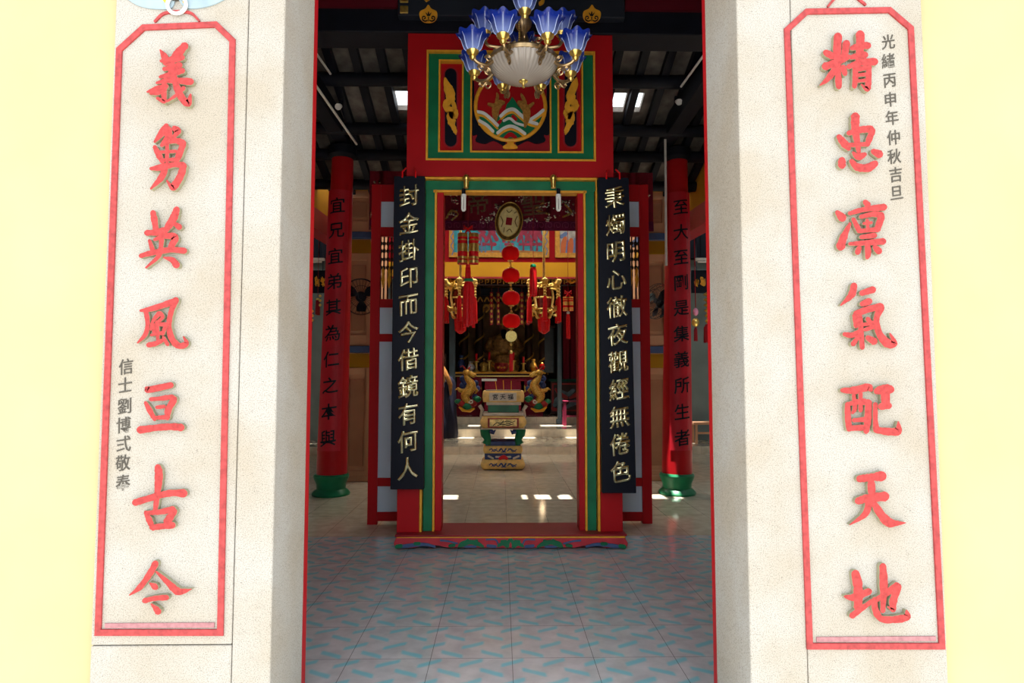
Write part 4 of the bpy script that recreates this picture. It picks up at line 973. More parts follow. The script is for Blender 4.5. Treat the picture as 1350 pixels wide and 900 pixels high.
m = MB(); strokes_mesh(m, [[(747, 337, 6), (748, 325, 6), (748, 318, 4)], [(757, 337, 7), (758, 323, 8), (759, 315, 5)], [(740, 312, 5), (746, 308, 5)], [(770, 337, 8), (770, 320, 8)]], YH - 0.021, 0.010, top=0, side=0, n=4); m.obj('painted_robes', BLUEP, p)

# ---------------------------------------------------------------- hangings between the banner and the altar
YG = 7.6
kg = YG / FPX
gx = lambda px, py: at(px, py, YG)
def wire(m, a, c, r=0.004): m.tube([a, c], r, 6)
coin = thing('coin_plaque', 'oval gold coin plaque hanging above the red lanterns', 'ornament', gx(671, 292))
cc2 = gx(671, 292)
fr = Matrix(((1, 0, 0), (0, 0, -1), (0, 1, 0)))      # lathe axis towards the viewer
TL = Matrix.Rotation(0.12, 3, 'Y')
ov = lambda a_, b_, y, n=36: [cc2 + TL @ Vector((a_ * kg * math.cos(2 * PI * k / n), y, b_ * kg * math.sin(2 * PI * k / n))) for k in range(n)]
MB().prism(ov(18, 26, 0.0), (0, 0.03, 0)).obj('rim', mat('bronze_rim', (0.16, 0.09, 0.02), 0.35, 0.6, srgb=False, scale=30, var=0.5), coin)
MB().prism(ov(14, 20, -0.012), (0, 0.02, 0)).obj('face', mat('pale_gold_face', (0.90, 0.76, 0.34), 0.5, 0.0, srgb=False, scale=20), coin)
MB().tube(ov(18, 26, -0.004), 0.008, 6, True).obj('edge_bead', GOLD, coin, smooth=True)
MB().tube(ov(14.2, 20.2, -0.012), 0.006, 6, True).obj('inner_bead', GOLD, coin, smooth=True)
MB().prism([cc2 + TL @ Vector((x * kg, -0.016, z * kg)) for x, z in ((-4, -5), (4, -5), (4, 5), (-4, 5))], (0, 0.02, 0)).obj('square_hole', DRED, coin)
m = MB(); strokes_mesh(m, [[(668, 277, 1.5), (671, 280, 1.5), (675, 277, 1.5)], [(660, 285, 1.5), (663, 292, 2), (661, 299, 1.5)], [(682, 285, 1.5), (679, 292, 2), (682, 299, 1.5)], [(668, 305, 1.5), (672, 302, 2), (675, 306, 1.5)], [(665, 300, 1.5), (664, 306, 1.5)], [(678, 281, 1.5), (681, 279, 1.5)]], YG - 0.013, 0.005, top=0, side=0, n=3, wk=0.55); m.obj('relief_mark', _mats['bronze_rim'], coin)
m = MB(); wire(m, cc2 + Vector((0, 0, 26 * kg)), Vector((cc2.x, cc2.y, zr(YG)))); m.obj('cord', WINE, coin)

gar = thing('lantern_garland', 'string of four red lanterns with a gold coin and red tassel, hanging mid doorway', 'lantern', gx(674, 325))
for i, y in enumerate((334, 363, 393, 423)):
    c = gx(673 + i * 0.4, y); R_ = 11.7 * kg; H_ = 9.3 * kg
    pr = [(R_ * max(0.25, math.sin(PI * j / 10) ** 0.55), -H_ * math.cos(PI * j / 10)) for j in range(11)]
    MB().lathe(c, pr, 48, 12, [0.012] * 11).obj('lantern', LANT, gar, smooth=True, ang=80)
    m = MB()
    for sg in (-1, 1): m.lathe(c + Vector((0, 0, sg * (H_ + 0.004))), [(R_ * 0.3, -0.008), (R_ * 0.34, 0), (R_ * 0.3, 0.008)], 16)
    for sg in (-1, 1): m.ball(c + Vector((0, 0, sg * (H_ + 0.03))), 0.014, n=8)
    m.tube([c + Vector((0, 0, -H_ - 0.05)), c + Vector((0, 0, -H_ - 0.02))], 0.004, 6); m.tube([c + Vector((0, 0, H_ + 0.02)), c + Vector((0, 0, H_ + 0.06))], 0.004, 6)
    m.obj('gold_cap', GOLD, gar, smooth=True)
c = gx(674, 443)
MB().lathe(c, [(0.012, -0.008), (7.4 * kg, -0.008), (7.6 * kg, 0), (7.4 * kg, 0.008), (0.012, 0.008), (0.012, -0.008)], 32, frame=fr).obj('coin', mat('yellow_coin', (0.95, 0.82, 0.30), 0.45, 0.0, srgb=False, scale=20, var=0.05), gar, smooth=True)
for rr in (2.6, 5.8):
    MB().tube([c + Vector((rr * kg * math.cos(t), -0.009, rr * kg * math.sin(t))) for t in [2 * PI * k / 24 for k in range(24)]], 0.003, 5, True).obj('coin_ring', GOLD, gar, smooth=True)
m = MB().ball(gx(674, 454), 0.016, n=10); m.ball(gx(674, 433), 0.012, n=8); wire(m, gx(674, 436), gx(674, 430)); wire(m, gx(674, 450), gx(674, 466)); m.obj('bead', GOLD, gar, smooth=True)
def tassel(parent, px, y0, y1, w, Y, m_=None, knot=None, nm='tassel'):
    a_, c_ = at(px, y0, Y), at(px, y1, Y); k_ = Y / FPX; L_ = a_.z - c_.z
    m = MB(); n = 14
    for k in range(n):
        t = 2 * PI * k / n; rr = w / 2 * k_
        e = Vector((math.cos(t) * rr, math.sin(t) * rr * 0.7, 0))
        m.tube([a_ + e * 0.25, a_ + e * 0.85 + Vector((0, 0, -L_ * 0.15)), a_ + e + Vector((0, 0, -L_ * random.uniform(0.92, 1.0)))], rr * 0.32, 5)
    m.tube([a_ + Vector((0, 0, 0.01)), a_ + Vector((0, 0, -L_ * 0.95))], w * 0.36 * k_, 8)
    o = m.obj(nm, m_ or SILK, parent, smooth=True)
    if knot: MB().lathe(a_, [(0.005, 0.02), (w * 0.45 * k_, 0.012), (w * 0.5 * k_, -0.01), (w * 0.3 * k_, -0.025)], 14).obj('knot', knot, parent, smooth=True)
    return o
tassel(gar, 674, 464, 490, 4, YG, knot=GOLD)

def crackers(px, y0, y1, w, Y, lab, tas=None, bow=True):
    r = thing('firecracker_ornament', lab, 'ornament', at(px, y1, Y)); k_ = Y / FPX
    for s in (-1, 1):
        a_, c_ = at(px + s * w * 0.52, y0, Y), at(px + s * w * 0.52, y1, Y); L_ = a_.z - c_.z; R_ = w * 0.47 * k_
        cyl = MB().tube([c_, c_ + Vector((0, 0, L_))], R_, 20).obj('cylinder', SILK, r, smooth=True)
        for f0, f1 in ((0.02, 0.12), (0.16, 0.24), (0.40, 0.66), (0.76, 0.80), (0.88, 0.98)):
            MB().tube([c_ + Vector((0, 0, L_ * f0)), c_ + Vector((0, 0, L_ * f1))], R_ * 1.04, 20).obj('gold_band', GOLD, cyl, smooth=True)
    t = at(px, y0, Y)
    if bow:
        m = MB()
        for s in (-1, 1): m.tube([t + Vector((0, 0, 0.05)), t + Vector((s * 0.05, 0, 0.09)), t + Vector((s * 0.05, 0, 0.05)), t + Vector((0, 0, 0.06)), t + Vector((s * 0.03, 0, -0.0))], 0.012, 6)
        m.obj('bow', SILK, r, smooth=True)
    m = MB(); wire(m, t, Vector((t.x, t.y, zr(Y) if Y < 8.3 else 4.75))); m.obj('cord', DRED, r)
    if tas: tassel(r, px, y1 + 2, tas[0], tas[1], Y, knot=tas[2])
    return r
r = crackers(617, 308, 348, 14, 7.0, 'pair of gold and red cylinders hanging upper left of the doorway', (369, 6, SILK))
tassel(r, 618, 369, 432, 13, 7.0, knot=mat('jade_green', (0.02, 0.28, 0.12), 0.3, srgb=False))
crackers(749, 391, 410, 7, 9.2, 'pair of small red cylinders hanging at the right edge of the doorway', (447, 4.5, WHITEP))
r = thing('hanging_tassel', 'long red tassel with a green knot, just right of the red lanterns', 'tassel', at(703, 390, 7.2))
tassel(r, 703, 350, 391, 8, 7.2, knot=_mats['jade_green'])
m = MB(); q_ = at(703, 350, 7.2); wire(m, q_, Vector((q_.x, q_.y, zr(7.2)))); m.obj('cord', DRED, r)

# gilt palace lamps with dragon-head corners
def palace_lamp(px, lab):
    Y = 9.0; k_ = Y / FPX
    r = thing('palace_lamp', lab, 'lamp', at(px, 400, Y), 'gilt palace lamps')
    Wp = lambda a_, rr, py: at(px, py, Y) + Vector((math.cos(a_) * rr * k_, math.sin(a_) * rr * k_, 0))
    n = 6; A0 = [PI / 6 + PI / 3 * k for k in range(n)]
    m = MB()
    z0, z1 = at(px, 408, Y).z, at(px, 378, Y).z
    m.lathe((at(px, 400, Y).x, Y, 0), [(11 * k_, z0), (13 * k_, (z0 + z1) / 2), (11 * k_, z1)], 6); m.obj('red_glass_body', mat('ruby_glass', (0.30, 0.03, 0.015), 0.15, srgb=False, scale=25, var=0.5), r)
    m = MB()
    for a_ in A0:
        m.tube([Wp(a_, 11, 378), Wp(a_, 13.5, 393), Wp(a_, 11, 408)], 0.018, 6)
    for py, rr in ((378, 12), (393, 13.5), (408, 12)): m.tube([Wp(a_, rr, py) for a_ in A0], 0.016, 6, True)
    m.obj('gilt_frame', GOLD, r, smooth=True)
    for a_ in A0:
        m = MB().tube([Wp(a_, 11, 379), Wp(a_, 17, 377), Wp(a_, 22, 373), Wp(a_, 24, 376)], [0.03, 0.035, 0.045, 0.012], 8)
        m.ball(Wp(a_, 22, 372), 0.045, 0.04, 0.03, 8); m.tube([Wp(a_, 21, 371), Wp(a_, 19, 367)], 0.01, 5, r1=0.003)
        d = m.obj('dragon_bracket', GOLD, r, smooth=True)
        m = MB().tube([Wp(a_, 22, 376), Wp(a_, 22, 390)], 0.006, 5)
        for py in (379, 383, 387, 391): m.ball(Wp(a_, 22, py), 0.022, n=8)
        m.obj('bead_string', GOLD, d, smooth=True)
        MB().tube([Wp(a_, 22, 392), Wp(a_, 22, 396), Wp(a_, 22, 425)], [0.012, 0.03, 0.036], 8).obj('tassel', SILK, d, smooth=True)
        m = MB().tube([Wp(a_, 11, 407), Wp(a_, 15, 409), Wp(a_, 19, 406), Wp(a_, 20, 403)], [0.03, 0.03, 0.03, 0.008], 7)
        m.tube([Wp(a_, 14, 409), Wp(a_, 11, 416), Wp(a_, 6, 420)], 0.014, 6)
        m.obj('gilt_scroll', GOLD, r, smooth=True)
    c0 = at(px, 420, Y)
    MB().lathe((c0.x, Y, 0), [(0.02, at(px, 440, Y).z), (7 * k_, at(px, 436, Y).z), (8 * k_, at(px, 422, Y).z), (5 * k_, at(px, 410, Y).z)], 18, 9, [0.08] * 4).obj('fringe', SILK, r, smooth=True)
    m = MB(); 
    for k in range(9): m.ball(Wp(2 * PI * k / 9, 9, 412 + (k % 3) * 3), 0.03, n=8)
    m.obj('gilt_beads', GOLD, r, smooth=True)
    m = MB()
    for k in range(60):
        a_ = random.uniform(0, 2 * PI); py = random.choice((375, 378, 381, 404, 408, 412, 416)) + random.uniform(-1.5, 1.5); rr = random.uniform(10, 17) if py < 390 or py > 410 else random.uniform(10, 20)
        q = Wp(a_, rr, py); d_ = Vector((random.gauss(0, 1), random.gauss(0, 1), random.gauss(0, 1))).normalized() * random.uniform(.03, .06)
        m.tube([q - d_, q, q + d_], [.004, .018, .004], 5)
    o = m.obj('gilt_foliage', GOLD, r); o['kind'] = 'stuff'
    c1 = at(px, 370, Y)
    m = MB().tube([c1 + Vector((0, 0, -0.08)), c1 + Vector((0, 0, 0.06)), Vector((c1.x, c1.y, 4.75))], [0.06, 0.02, 0.008], 8); m.obj('hanger', GOLD, r, smooth=True)
palace_lamp(607, 'gilt and red palace lamp with tassels left of the lanterns')
palace_lamp(717, 'gilt and red palace lamp with tassels right of the lanterns')

# ---------------------------------------------------------------- incense burner on the court floor
YI = 9.45; ki = YI / FPX
ib = thing('incense_burner', 'tiered gilt stone incense burner with dragon handles, in the middle of the court', 'incense burner', (at(663, 615, YI).x, YI + 0.25, 0))
cxi = at(663, 615, YI).x
def zi(py): return max(0.0, at(663, py, YI).z)
def tier(x0, x1, y0, y1, m, nm, dep=0.5, bulge=0.0, yo=0.0):
    a_, c_ = cxi + (x0 - 663) * ki, cxi + (x1 - 663) * ki; zt_, zb_ = zi(y0), zi(y1); h = (zt_ - zb_)
    mb = MB(); N_ = 5 if bulge else 1; prev = None
    for j in range(N_):
        f0, f1 = j / N_, (j + 1) / N_
        b0 = bulge * (1 - math.sin(PI * f0)); b1 = bulge * (1 - math.sin(PI * f1))
        mb.hexa([(a_ + b0, YI + yo + b0, zb_ + h * f0), (c_ - b0, YI + yo + b0, zb_ + h * f0), (c_ - b0, YI + yo + dep - b0, zb_ + h * f0), (a_ + b0, YI + yo + dep - b0, zb_ + h * f0),
                 (a_ + b1, YI + yo + b1, zb_ + h * f1), (c_ - b1, YI + yo + b1, zb_ + h * f1), (c_ - b1, YI + yo + dep - b1, zb_ + h * f1), (a_ + b1, YI + yo + dep - b1, zb_ + h * f1)])
    return mb.obj(nm, m, ib, bevel=0.006)
CRIM = mat('crimson_stone', (0.30, 0.02, 0.02), 0.4, srgb=False, scale=10, var=0.3)
BLUES = mat('deep_blue_stone', (0.03, 0.05, 0.16), 0.4, srgb=False, scale=12, var=0.4)
LIP = mat('pale_stone_lip', (0.62, 0.56, 0.46), 0.4, srgb=False, scale=8)
t1 = tier(634, 692, 606, 619, CREAM, 'foot_tier', 0.52, 0.04)
tier(639, 687, 598, 606, BLUES, 'blue_band', 0.42, yo=0.05)
t2 = tier(637, 689, 588, 598, CREAM, 'lower_tier', 0.46, 0.02, 0.03)
tier(640, 686, 582, 588, BLUES, 'blue_ledge', 0.42, yo=0.05)
tier(634, 692, 564.5, 566, LIP, 'pale_lip', 0.52)
t3 = tier(633, 694, 548, 564.5, CREAM, 'belly_tier', 0.54, 0.05, -0.01)
tier(637, 690, 544, 548, LIP, 'pale_lip', 0.48, yo=0.02)
tier(643, 684, 534, 544, GREEN, 'green_neck', 0.36, yo=0.08)
tier(641, 687, 530, 534, LIP, 'pale_lip', 0.44, yo=0.04)
t4 = tier(636, 691, 515, 530, CREAM, 'rim_tier', 0.52, 0.012)
tier(640, 687, 514, 515.5, mat('ash', (0.16, 0.14, 0.12), 0.9, srgb=False, scale=20), 'ash', 0.46, yo=0.03)
for s in (-1, 1):
    f = lambda v: 663 + s * (663 - v)
    for dy in (0.06, 0.40):
        m = MB().tube([at(f(640), 566, YI + dy), at(f(640), 572, YI + dy), at(f(643), 579, YI + dy), at(f(641), 585, YI + dy)], [0.085, 0.075, 0.055, 0.07], 10)
        m.obj('leg', GREEN, ib, smooth=True)
        m = MB().tube([at(f(646), 567, YI + dy - 0.02), at(f(651), 570, YI + dy - 0.02), at(f(653), 566.5, YI + dy - 0.02)], [0.05, 0.03, 0.01], 8); m.obj('leg_bracket', BLUES, ib, smooth=True)
def panel(parent, x0, x1, y0, y1, dy, m_, nm): rect(MB(), x0, x1, y0, y1, YI + dy, 0.012).obj(nm, m_, parent, bevel=0.003)
panel(t4, 645, 681, 517.5, 528.5, -0.008, LIP, 'name_plate')
for i, ch_ in enumerate('宮天福'):
    glyph(ch_, at(653 + i * 10, 523, YI - 0.010), 0.088, BLACK, t4, extrude=0.002, offset=0.014, shear=0.1)
panel(t3, 643, 684, 551, 563.5, -0.016, CRIM, 'red_panel'); panel(t3, 645.5, 681.5, 552.5, 562, -0.022, mat('pale_gilt', (0.7, 0.52, 0.2), 0.4, 0.3, srgb=False, scale=20, var=0.4), 'carved_panel')
m = MB(); strokes_mesh(m, [[(650, 561, 1), (655, 557, 1.5), (660, 558, 1.3), (664, 554.5, 1.2)], [(656, 560.5, 1.2), (663, 559, 1.5), (670, 560.5, 1.2), (677, 558.5, 1)], [(663, 556.5, 1), (669, 555, 1.3), (675, 556.5, 1.2), (679, 554.5, 0.8)], [(667, 557.5, 1), (673, 558.5, 1.2)]], YI - 0.022, 0.008, top=0, side=0, n=4, jag=0.2, wk=0.8); m.obj('carving', BLACK, t3)
for t_, ya, yb in ((t2, 590, 596.5), (t1, 608.5, 617)):
    dy = 0.024 if t_ is t2 else -0.006
    m = MB(); yq = (ya + yb) / 2
    strokes_mesh(m, [[(645, yq, 1.2), (648, yq - 2, 1.5), (651, yq + 1.5, 1.5), (655, yq - 2, 1.2)], [(648, yq + 2, 1), (652, yq - 1, 1.2), (657, yq + 2, 1.2)], [(658, yq + 1, 2), (661, yq - 2, 2), (664, yq + 2, 2), (667, yq - 2, 2)], [(661, yq + 2.5, 1.2), (667, yq + 2.5, 1.2)], [(669, yq + 1, 1.2), (673, yq - 2, 1.5), (676, yq + 2, 1.4), (681, yq - 1, 1)], [(670, yq - 2, 1), (675, yq - 0.5, 1.2), (680, yq + 2, 1)]], YI + dy, 0.010, top=0, side=0, n=4, jag=0.2, wk=0.9); m.obj('carving', BLUES, t_)
m = MB(); strokes_mesh(m, [[(644, 601, 2.5), (650, 604, 2.5)], [(654, 602, 2.5), (659, 602, 2)], [(668, 602, 2), (673, 602, 2.5)], [(677, 604, 2.5), (684, 601, 2.5)]], YI + 0.05, 0.01, top=0, side=0, n=3); m.obj('flower_carving', LIP, ib)
m = MB(); strokes_mesh(m, [[(659, 604, 4), (664, 602, 5), (668, 604, 4)]], YI + 0.05, 0.014, top=0, side=0, n=3); m.obj('flower_carving', SILK, ib)
for i, (x0, x1) in enumerate(((655, 653), (664, 663.5), (674, 674))):
    s_ = MB().tube([at(x0, 516, YI + 0.2), at(x1, 502 - i % 2, YI + 0.2)], 0.007, 6).obj('incense_stick', GOLDP); tag(s_, ('left incense stick leaning in the burner', 'middle incense stick standing in the burner', 'right incense stick standing in the burner')[i], 'incense stick', 'incense sticks in the burner')
DG = mat('dragon_gilt', (0.58, 0.35, 0.07), 0.38, 0.55, srgb=False, scale=60, var=0.45, bump=0.5)
for s in (-1, 1):
    f = lambda v: 663 + s * (v - 663)
    T = lambda v, y, dy=0.2: at(f(v), y, YI + dy)
    m = MB()
    sp = spline([(712, 494, .035), (709, 500, .05), (704, 507, .062), (707, 515, .07), (713, 521, .066), (709, 529, .05), (700, 533, .03)], 6)
    m.tube([T(x, y) for x, y, _ in sp], [w_ for _, _, w_ in sp], 12)
    m.ball(T(711, 491), .06, .055, .05, 12); m.tube([T(707, 492), T(701, 495), T(698, 494)], [.045, .035, .02], 8)
    m.tube([T(714, 516), T(720, 514), T(723, 511)], [.04, .03, .015], 8); m.tube([T(723, 512), T(726, 514)], [.016, .006], 6)
    m.tube([T(702, 510), T(697, 515), T(700, 519)], [.035, .025, .012], 8)
    m.obj('dragon_handle', DG, ib, smooth=True)
    m = MB().tube([T(712, 487, .17), T(716, 482, .17), T(720, 484, .17)], [.02, .012, .004], 6); m.tube([T(709, 487, .22), T(705, 482, .22)], [.018, .004], 6); m.obj('horn', CRIM, ib, smooth=True)
    m = MB()
    for x, y in ((716, 499), (714, 504), (699, 505), (697, 512), (700, 523), (716, 508)): m.ball(T(x, y, .24), .05, .04, .05, 8)
    m.obj('mane', BLUES, ib, smooth=True)
    m = MB(); m_red = MB()
    for x, y, q in ((717, 532, .05), (710, 535, .06), (703, 531, .055), (697, 526, .05), (722, 529, .04)): (m if x not in (703, 717) else m_red).ball(T(x, y, .2), q * 1.3, q, q, 10)
    m.obj('cloud_bracket', GREEN, ib, smooth=True); m_red.obj('cloud_bracket', CRIM, ib, smooth=True)
    m = MB(); 
    for x, y in ((705, 529),): m.tube([T(x + 3 * math.cos(t) * (1 - t / 9), y + 3 * math.sin(t) * (1 - t / 9), .13) for t in [0.7 * i for i in range(10)]], .012, 6)
    m.obj('white_curl', LIP, ib, smooth=True)
    m = MB().tube([T(694, 534), T(690, 540), T(692, 548), T(687, 554)], [.03, .028, .022, .012], 8); MB().tube([T(700, 538), T(706, 541), T(716, 540), T(721, 536)], [.012, .03, .03, .012], 8).obj('gilt_scroll', GOLDP, ib, smooth=True)
    m.obj('scroll_bracket', LIP, ib, smooth=True)

# ---------------------------------------------------------------- altar hall furniture
def px_box(mb, x0, x1, y0, y1, Y, d): return rect(mb, x0, x1, y0, y1, Y, d)
# offering table in front
YT = 14.2; z2 = 0.30
t = thing('offering_table', 'dark purple offering table with a painted lit edge behind the incense burner', 'table', (at(662, 510, YT).x, YT + 0.3, z2))
px_box(MB(), 632, 694, 499.5, 502, YT, 0.7).obj('tabletop', WINE, t, bevel=0.006)
px_box(MB(), 635, 655, 499, 502.2, YT - 0.01, 0.05).obj('lit_edge', WHITEP, t)  # white strip paints the light catching the table's front edge
a, c = at(635, 510, YT).x, at(691, 510, YT).x
MB().box(a, c, YT + 0.04, YT + 0.07, z2 + 0.35, at(662, 502, YT).z).obj('front_board', WINE, t)
for x in (a, c - 0.07):
    for yy in (YT + 0.04, YT + 0.58): MB().box(x, x + 0.07, yy, yy + 0.07, z2, at(662, 502, YT).z).obj('leg', WOODD, t)
# high altar
YA = 15.8; z3 = 0.46
t = thing('altar_table', 'long dark altar table with gilt mouldings at the back of the hall', 'table', (at(665, 520, YA).x, YA + 0.4, z3))
px_box(MB(), 598, 720, 490, 492.5, YA - 0.05, 0.9).obj('tabletop', GOLDP, t, bevel=0.006)
px_box(MB(), 600, 718, 492.5, 497, YA, 0.8).obj('frieze', WOODD, t); px_box(MB(), 600, 718, 495, 496.2, YA - 0.02, 0.1).obj('gilt_moulding', GOLD, t)
a, c = at(602, 510, YA).x, at(716, 510, YA).x; zt_ = at(662, 497, YA).z
MB().box(a, c, YA + 0.05, YA + 0.7, z3, zt_).obj('body', WINE, t)
m = MB()
for k in range(5): strokes_mesh(m, [[(612 + k * 23, 512, 3), (618 + k * 23, 506, 4), (624 + k * 23, 514, 3), (616 + k * 23, 518, 3)]], YA + 0.05, 0.02, top=0, side=0, n=4)
m.obj('carving', DG, t)
ztab = at(662, 490, YA).z
def vase(px, h, w, m_, lab, nm='vase', cat='vase', dy=0.2, group=None):
    p = at(px, 490, YA + dy); p.z = ztab; k_ = YA / FPX; H = h * k_; W_ = w * k_ / 2
    r = thing(nm, lab, cat, p, group)
    MB().lathe(p, [(W_ * 0.6, 0), (W_ * 0.5, H * 0.08), (W_, H * 0.35), (W_ * 0.8, H * 0.6), (W_ * 0.35, H * 0.8), (W_ * 0.55, H)], 18).obj('body', m_, r, smooth=True)
    MB().lathe(p + Vector((0, 0, H * 0.8)), [(W_ * 0.4, -0.01), (W_ * 0.45, 0), (W_ * 0.4, 0.01)], 16).obj('neck_ring', GOLD, r, smooth=True)
    return r
def candle(px, h, lab, dy=0.1):
    p = at(px, 490, YA + dy); p.z = ztab; k_ = YA / FPX; H = h * k_
    r = thing('candlestick', lab, 'candlestick', p, 'candlesticks on the altar')
    MB().lathe(p, [(0.09, 0), (0.08, 0.02), (0.03, 0.06), (0.03, H * 0.5), (0.07, H * 0.55), (0.075, H * 0.58), (0.02, H * 0.6)], 14).obj('stand', GOLD, r, smooth=True)
    MB().tube([p + Vector((0, 0, H * 0.58)), p + Vector((0, 0, H))], 0.028, 10).obj('candle', SILK, r, smooth=True)
candle(645, 26, 'dark candlestick on the altar left of the red pot'); candle(677, 26, 'dark candlestick on the altar right of the red tassel'); candle(690, 20, 'short candlestick near the right dragon'); candle(628, 24, 'candlestick behind the left dragon')
p = at(661, 490, YA + 0.05); p.z = ztab
r = thing('incense_pot', 'red incense pot with gilt dots in the middle of the altar', 'pot', p)
MB().lathe(p, [(0.10, 0), (0.15, 0.04), (0.19, 0.14), (0.17, 0.2), (0.18, 0.22)], 20).obj('bowl', CRIM, r, smooth=True)
m = MB()
for dx in (-.08, 0, .08): m.ball(p + Vector((dx, -0.17, 0.11)), 0.028, 0.015, None, 8)
m.obj('gilt_boss', GOLDP, r, smooth=True)
for s in (-1, 1): MB().tube([p + Vector((s * .17, 0, .12)), p + Vector((s * .25, 0, .16)), p + Vector((s * .24, 0, .24)), p + Vector((s * .17, 0, .2))], .016, 6).obj('handle', GOLDP, r, smooth=True)
# figures
def figure(p, H, robe, trim, lab, beard=False, seated=True):
    r = thing('deity_statue', lab, 'statue', p)
    sh = H
    pr = [(0.30 * sh, 0), (0.32 * sh, 0.06 * sh), (0.27 * sh, 0.25 * sh), (0.22 * sh, 0.42 * sh), (0.23 * sh, 0.58 * sh), (0.19 * sh, 0.68 * sh), (0.07 * sh, 0.73 * sh), (0.055 * sh, 0.77 * sh)]
    MB().lathe(p, pr, 24, 6, [0.06, 0.06, 0.05, 0.03, 0.02, 0, 0, 0], sx=1.0, sy=0.72).obj('robe', robe, r, smooth=True, ang=80)
    hc = p + Vector((0, -0.02 * sh, 0.83 * sh))
    hd = MB().ball(hc, 0.068 * sh, 0.07 * sh, 0.085 * sh, 14); hd.ball(hc + Vector((0, -0.07 * sh, -0.005 * sh)), 0.012 * sh, 0.014 * sh, 0.02 * sh, 8)
    hd.obj('head', mat('gilt_skin', (0.40, 0.16, 0.07), 0.45, srgb=False), r, smooth=True)
    MB().lathe(hc, [(0.075 * sh, 0.03 * sh), (0.085 * sh, 0.06 * sh), (0.06 * sh, 0.12 * sh), (0.02 * sh, 0.17 * sh)], 16, 5, [0.08] * 4).obj('crown', trim, r, smooth=True)
    for s in (-1, 1):
        MB().tube([p + Vector((s * .19 * sh, 0, .64 * sh)), p + Vector((s * .27 * sh, -.05 * sh, .48 * sh)), p + Vector((s * .16 * sh, -.2 * sh, .40 * sh)), p + Vector((s * .07 * sh, -.22 * sh, .42 * sh))], [.06 * sh, .07 * sh, .065 * sh, .03 * sh], 10).obj('sleeve', robe, r, smooth=True)
    if beard: MB().tube([hc + Vector((0, -.06 * sh, -.05 * sh)), hc + Vector((0, -.1 * sh, -.16 * sh)), hc + Vector((0, -.1 * sh, -.28 * sh))], [.045 * sh, .04 * sh, .008 * sh], 8).obj('beard', BLACK, r, smooth=True)
    MB().lathe(p + Vector((0, 0, .40 * sh)), [(.225 * sh, -.02 * sh), (.24 * sh, 0), (.225 * sh, .02 * sh)], 24, sx=1, sy=.74).obj('belt', trim, r, smooth=True)
    return r
p = at(664, 470, 17.6); p.z = 1.35
figure(p, 1.75, mat('old_gold_robe', (0.48, 0.27, 0.08), 0.5, 0.3, srgb=False, scale=14, var=0.5), DG, 'large seated deity statue in a dull gold robe in the shrine', True)
p = at(638, 490, YA + 0.5); p.z = ztab; figure(p, 0.36, DG, GOLD, 'small gilt statue on the altar left of the red pot')
p = at(690, 490, YA + 0.45); p.z = ztab; figure(p, 0.40, WOODD, DG, 'small dark statue on the altar behind the short candlestick')
vase(621, 14, 11, WHITEP, 'white porcelain vase on the altar behind the left dragon'); vase(703, 17, 11, DG, 'gilt vase on the altar behind the right dragon'); vase(608, 22, 11, BLUES, 'blue vase at the left end of the altar')
# shrine cabinet
YQ = 17.0
sh = thing('shrine', 'dark carved shrine with gilt posts around the seated deity', 'shrine', (at(664, 480, YQ).x, YQ + 0.6, z3))
zq = lambda py: at(664, py, YQ).z; xq = lambda px: at(px, 430, YQ).x
MB().box(xq(608), xq(720), YQ + 0.05, YQ + 1.6, z3, 1.34).obj('plinth', WOODD, sh)
MB().box(xq(608), xq(720), YQ + 1.55, YQ + 1.62, 1.34, zq(366)).obj('back_board', mat('smoked_gold_board', (0.34, 0.22, 0.10), 0.5, srgb=False, scale=3, var=0.4), sh)
for x in (612, 632, 697, 716):
    pst = MB().tube([(xq(x), YQ, 1.34), (xq(x), YQ, zq(370))], 0.11, 14).obj('post', WOODD, sh, smooth=True)
    q = [(xq(x) + 0.125 * math.cos(t), YQ + 0.125 * math.sin(t), 1.5 + t * 0.085) for t in [0.5 * i for i in range(50)] if 1.5 + t * 0.085 < zq(405)]
    MB().tube(q, 0.026, 6).obj('coiled_dragon', DG, pst, smooth=True)
MB().box(xq(606), xq(722), YQ - 0.1, YQ + 0.2, zq(390), zq(380)).obj('lintel', SLATE, sh)
MB().box(xq(606), xq(722), YQ - 0.12, YQ + 0.2, zq(399), zq(390.5)).obj('carved_frieze', WOODD, sh)
m = MB()
for x in range(612, 720, 9):
    strokes_mesh(m, [[(x, 397, 1.5), (x + 3, 392, 2), (x + 6, 397, 1.5)]], YQ - 0.12, 0.03, top=0, side=0, n=3)
m.obj('gilt_fret', DG, sh)['kind'] = 'stuff'
m = MB()
for s in (-1, 1):
    for k in range(6):
        x = 664 + s * (16 + k * 7); y = 404 + k * 2.2
        strokes_mesh(m, [[(x - 4, y, 2), (x, y - 4, 3), (x + 4, y, 2), (x, y + 5, 2)]], YQ, 0.05, top=0, side=0, n=4, jag=0.2)
m.obj('carved_apron', DG, sh)['kind'] = 'stuff'
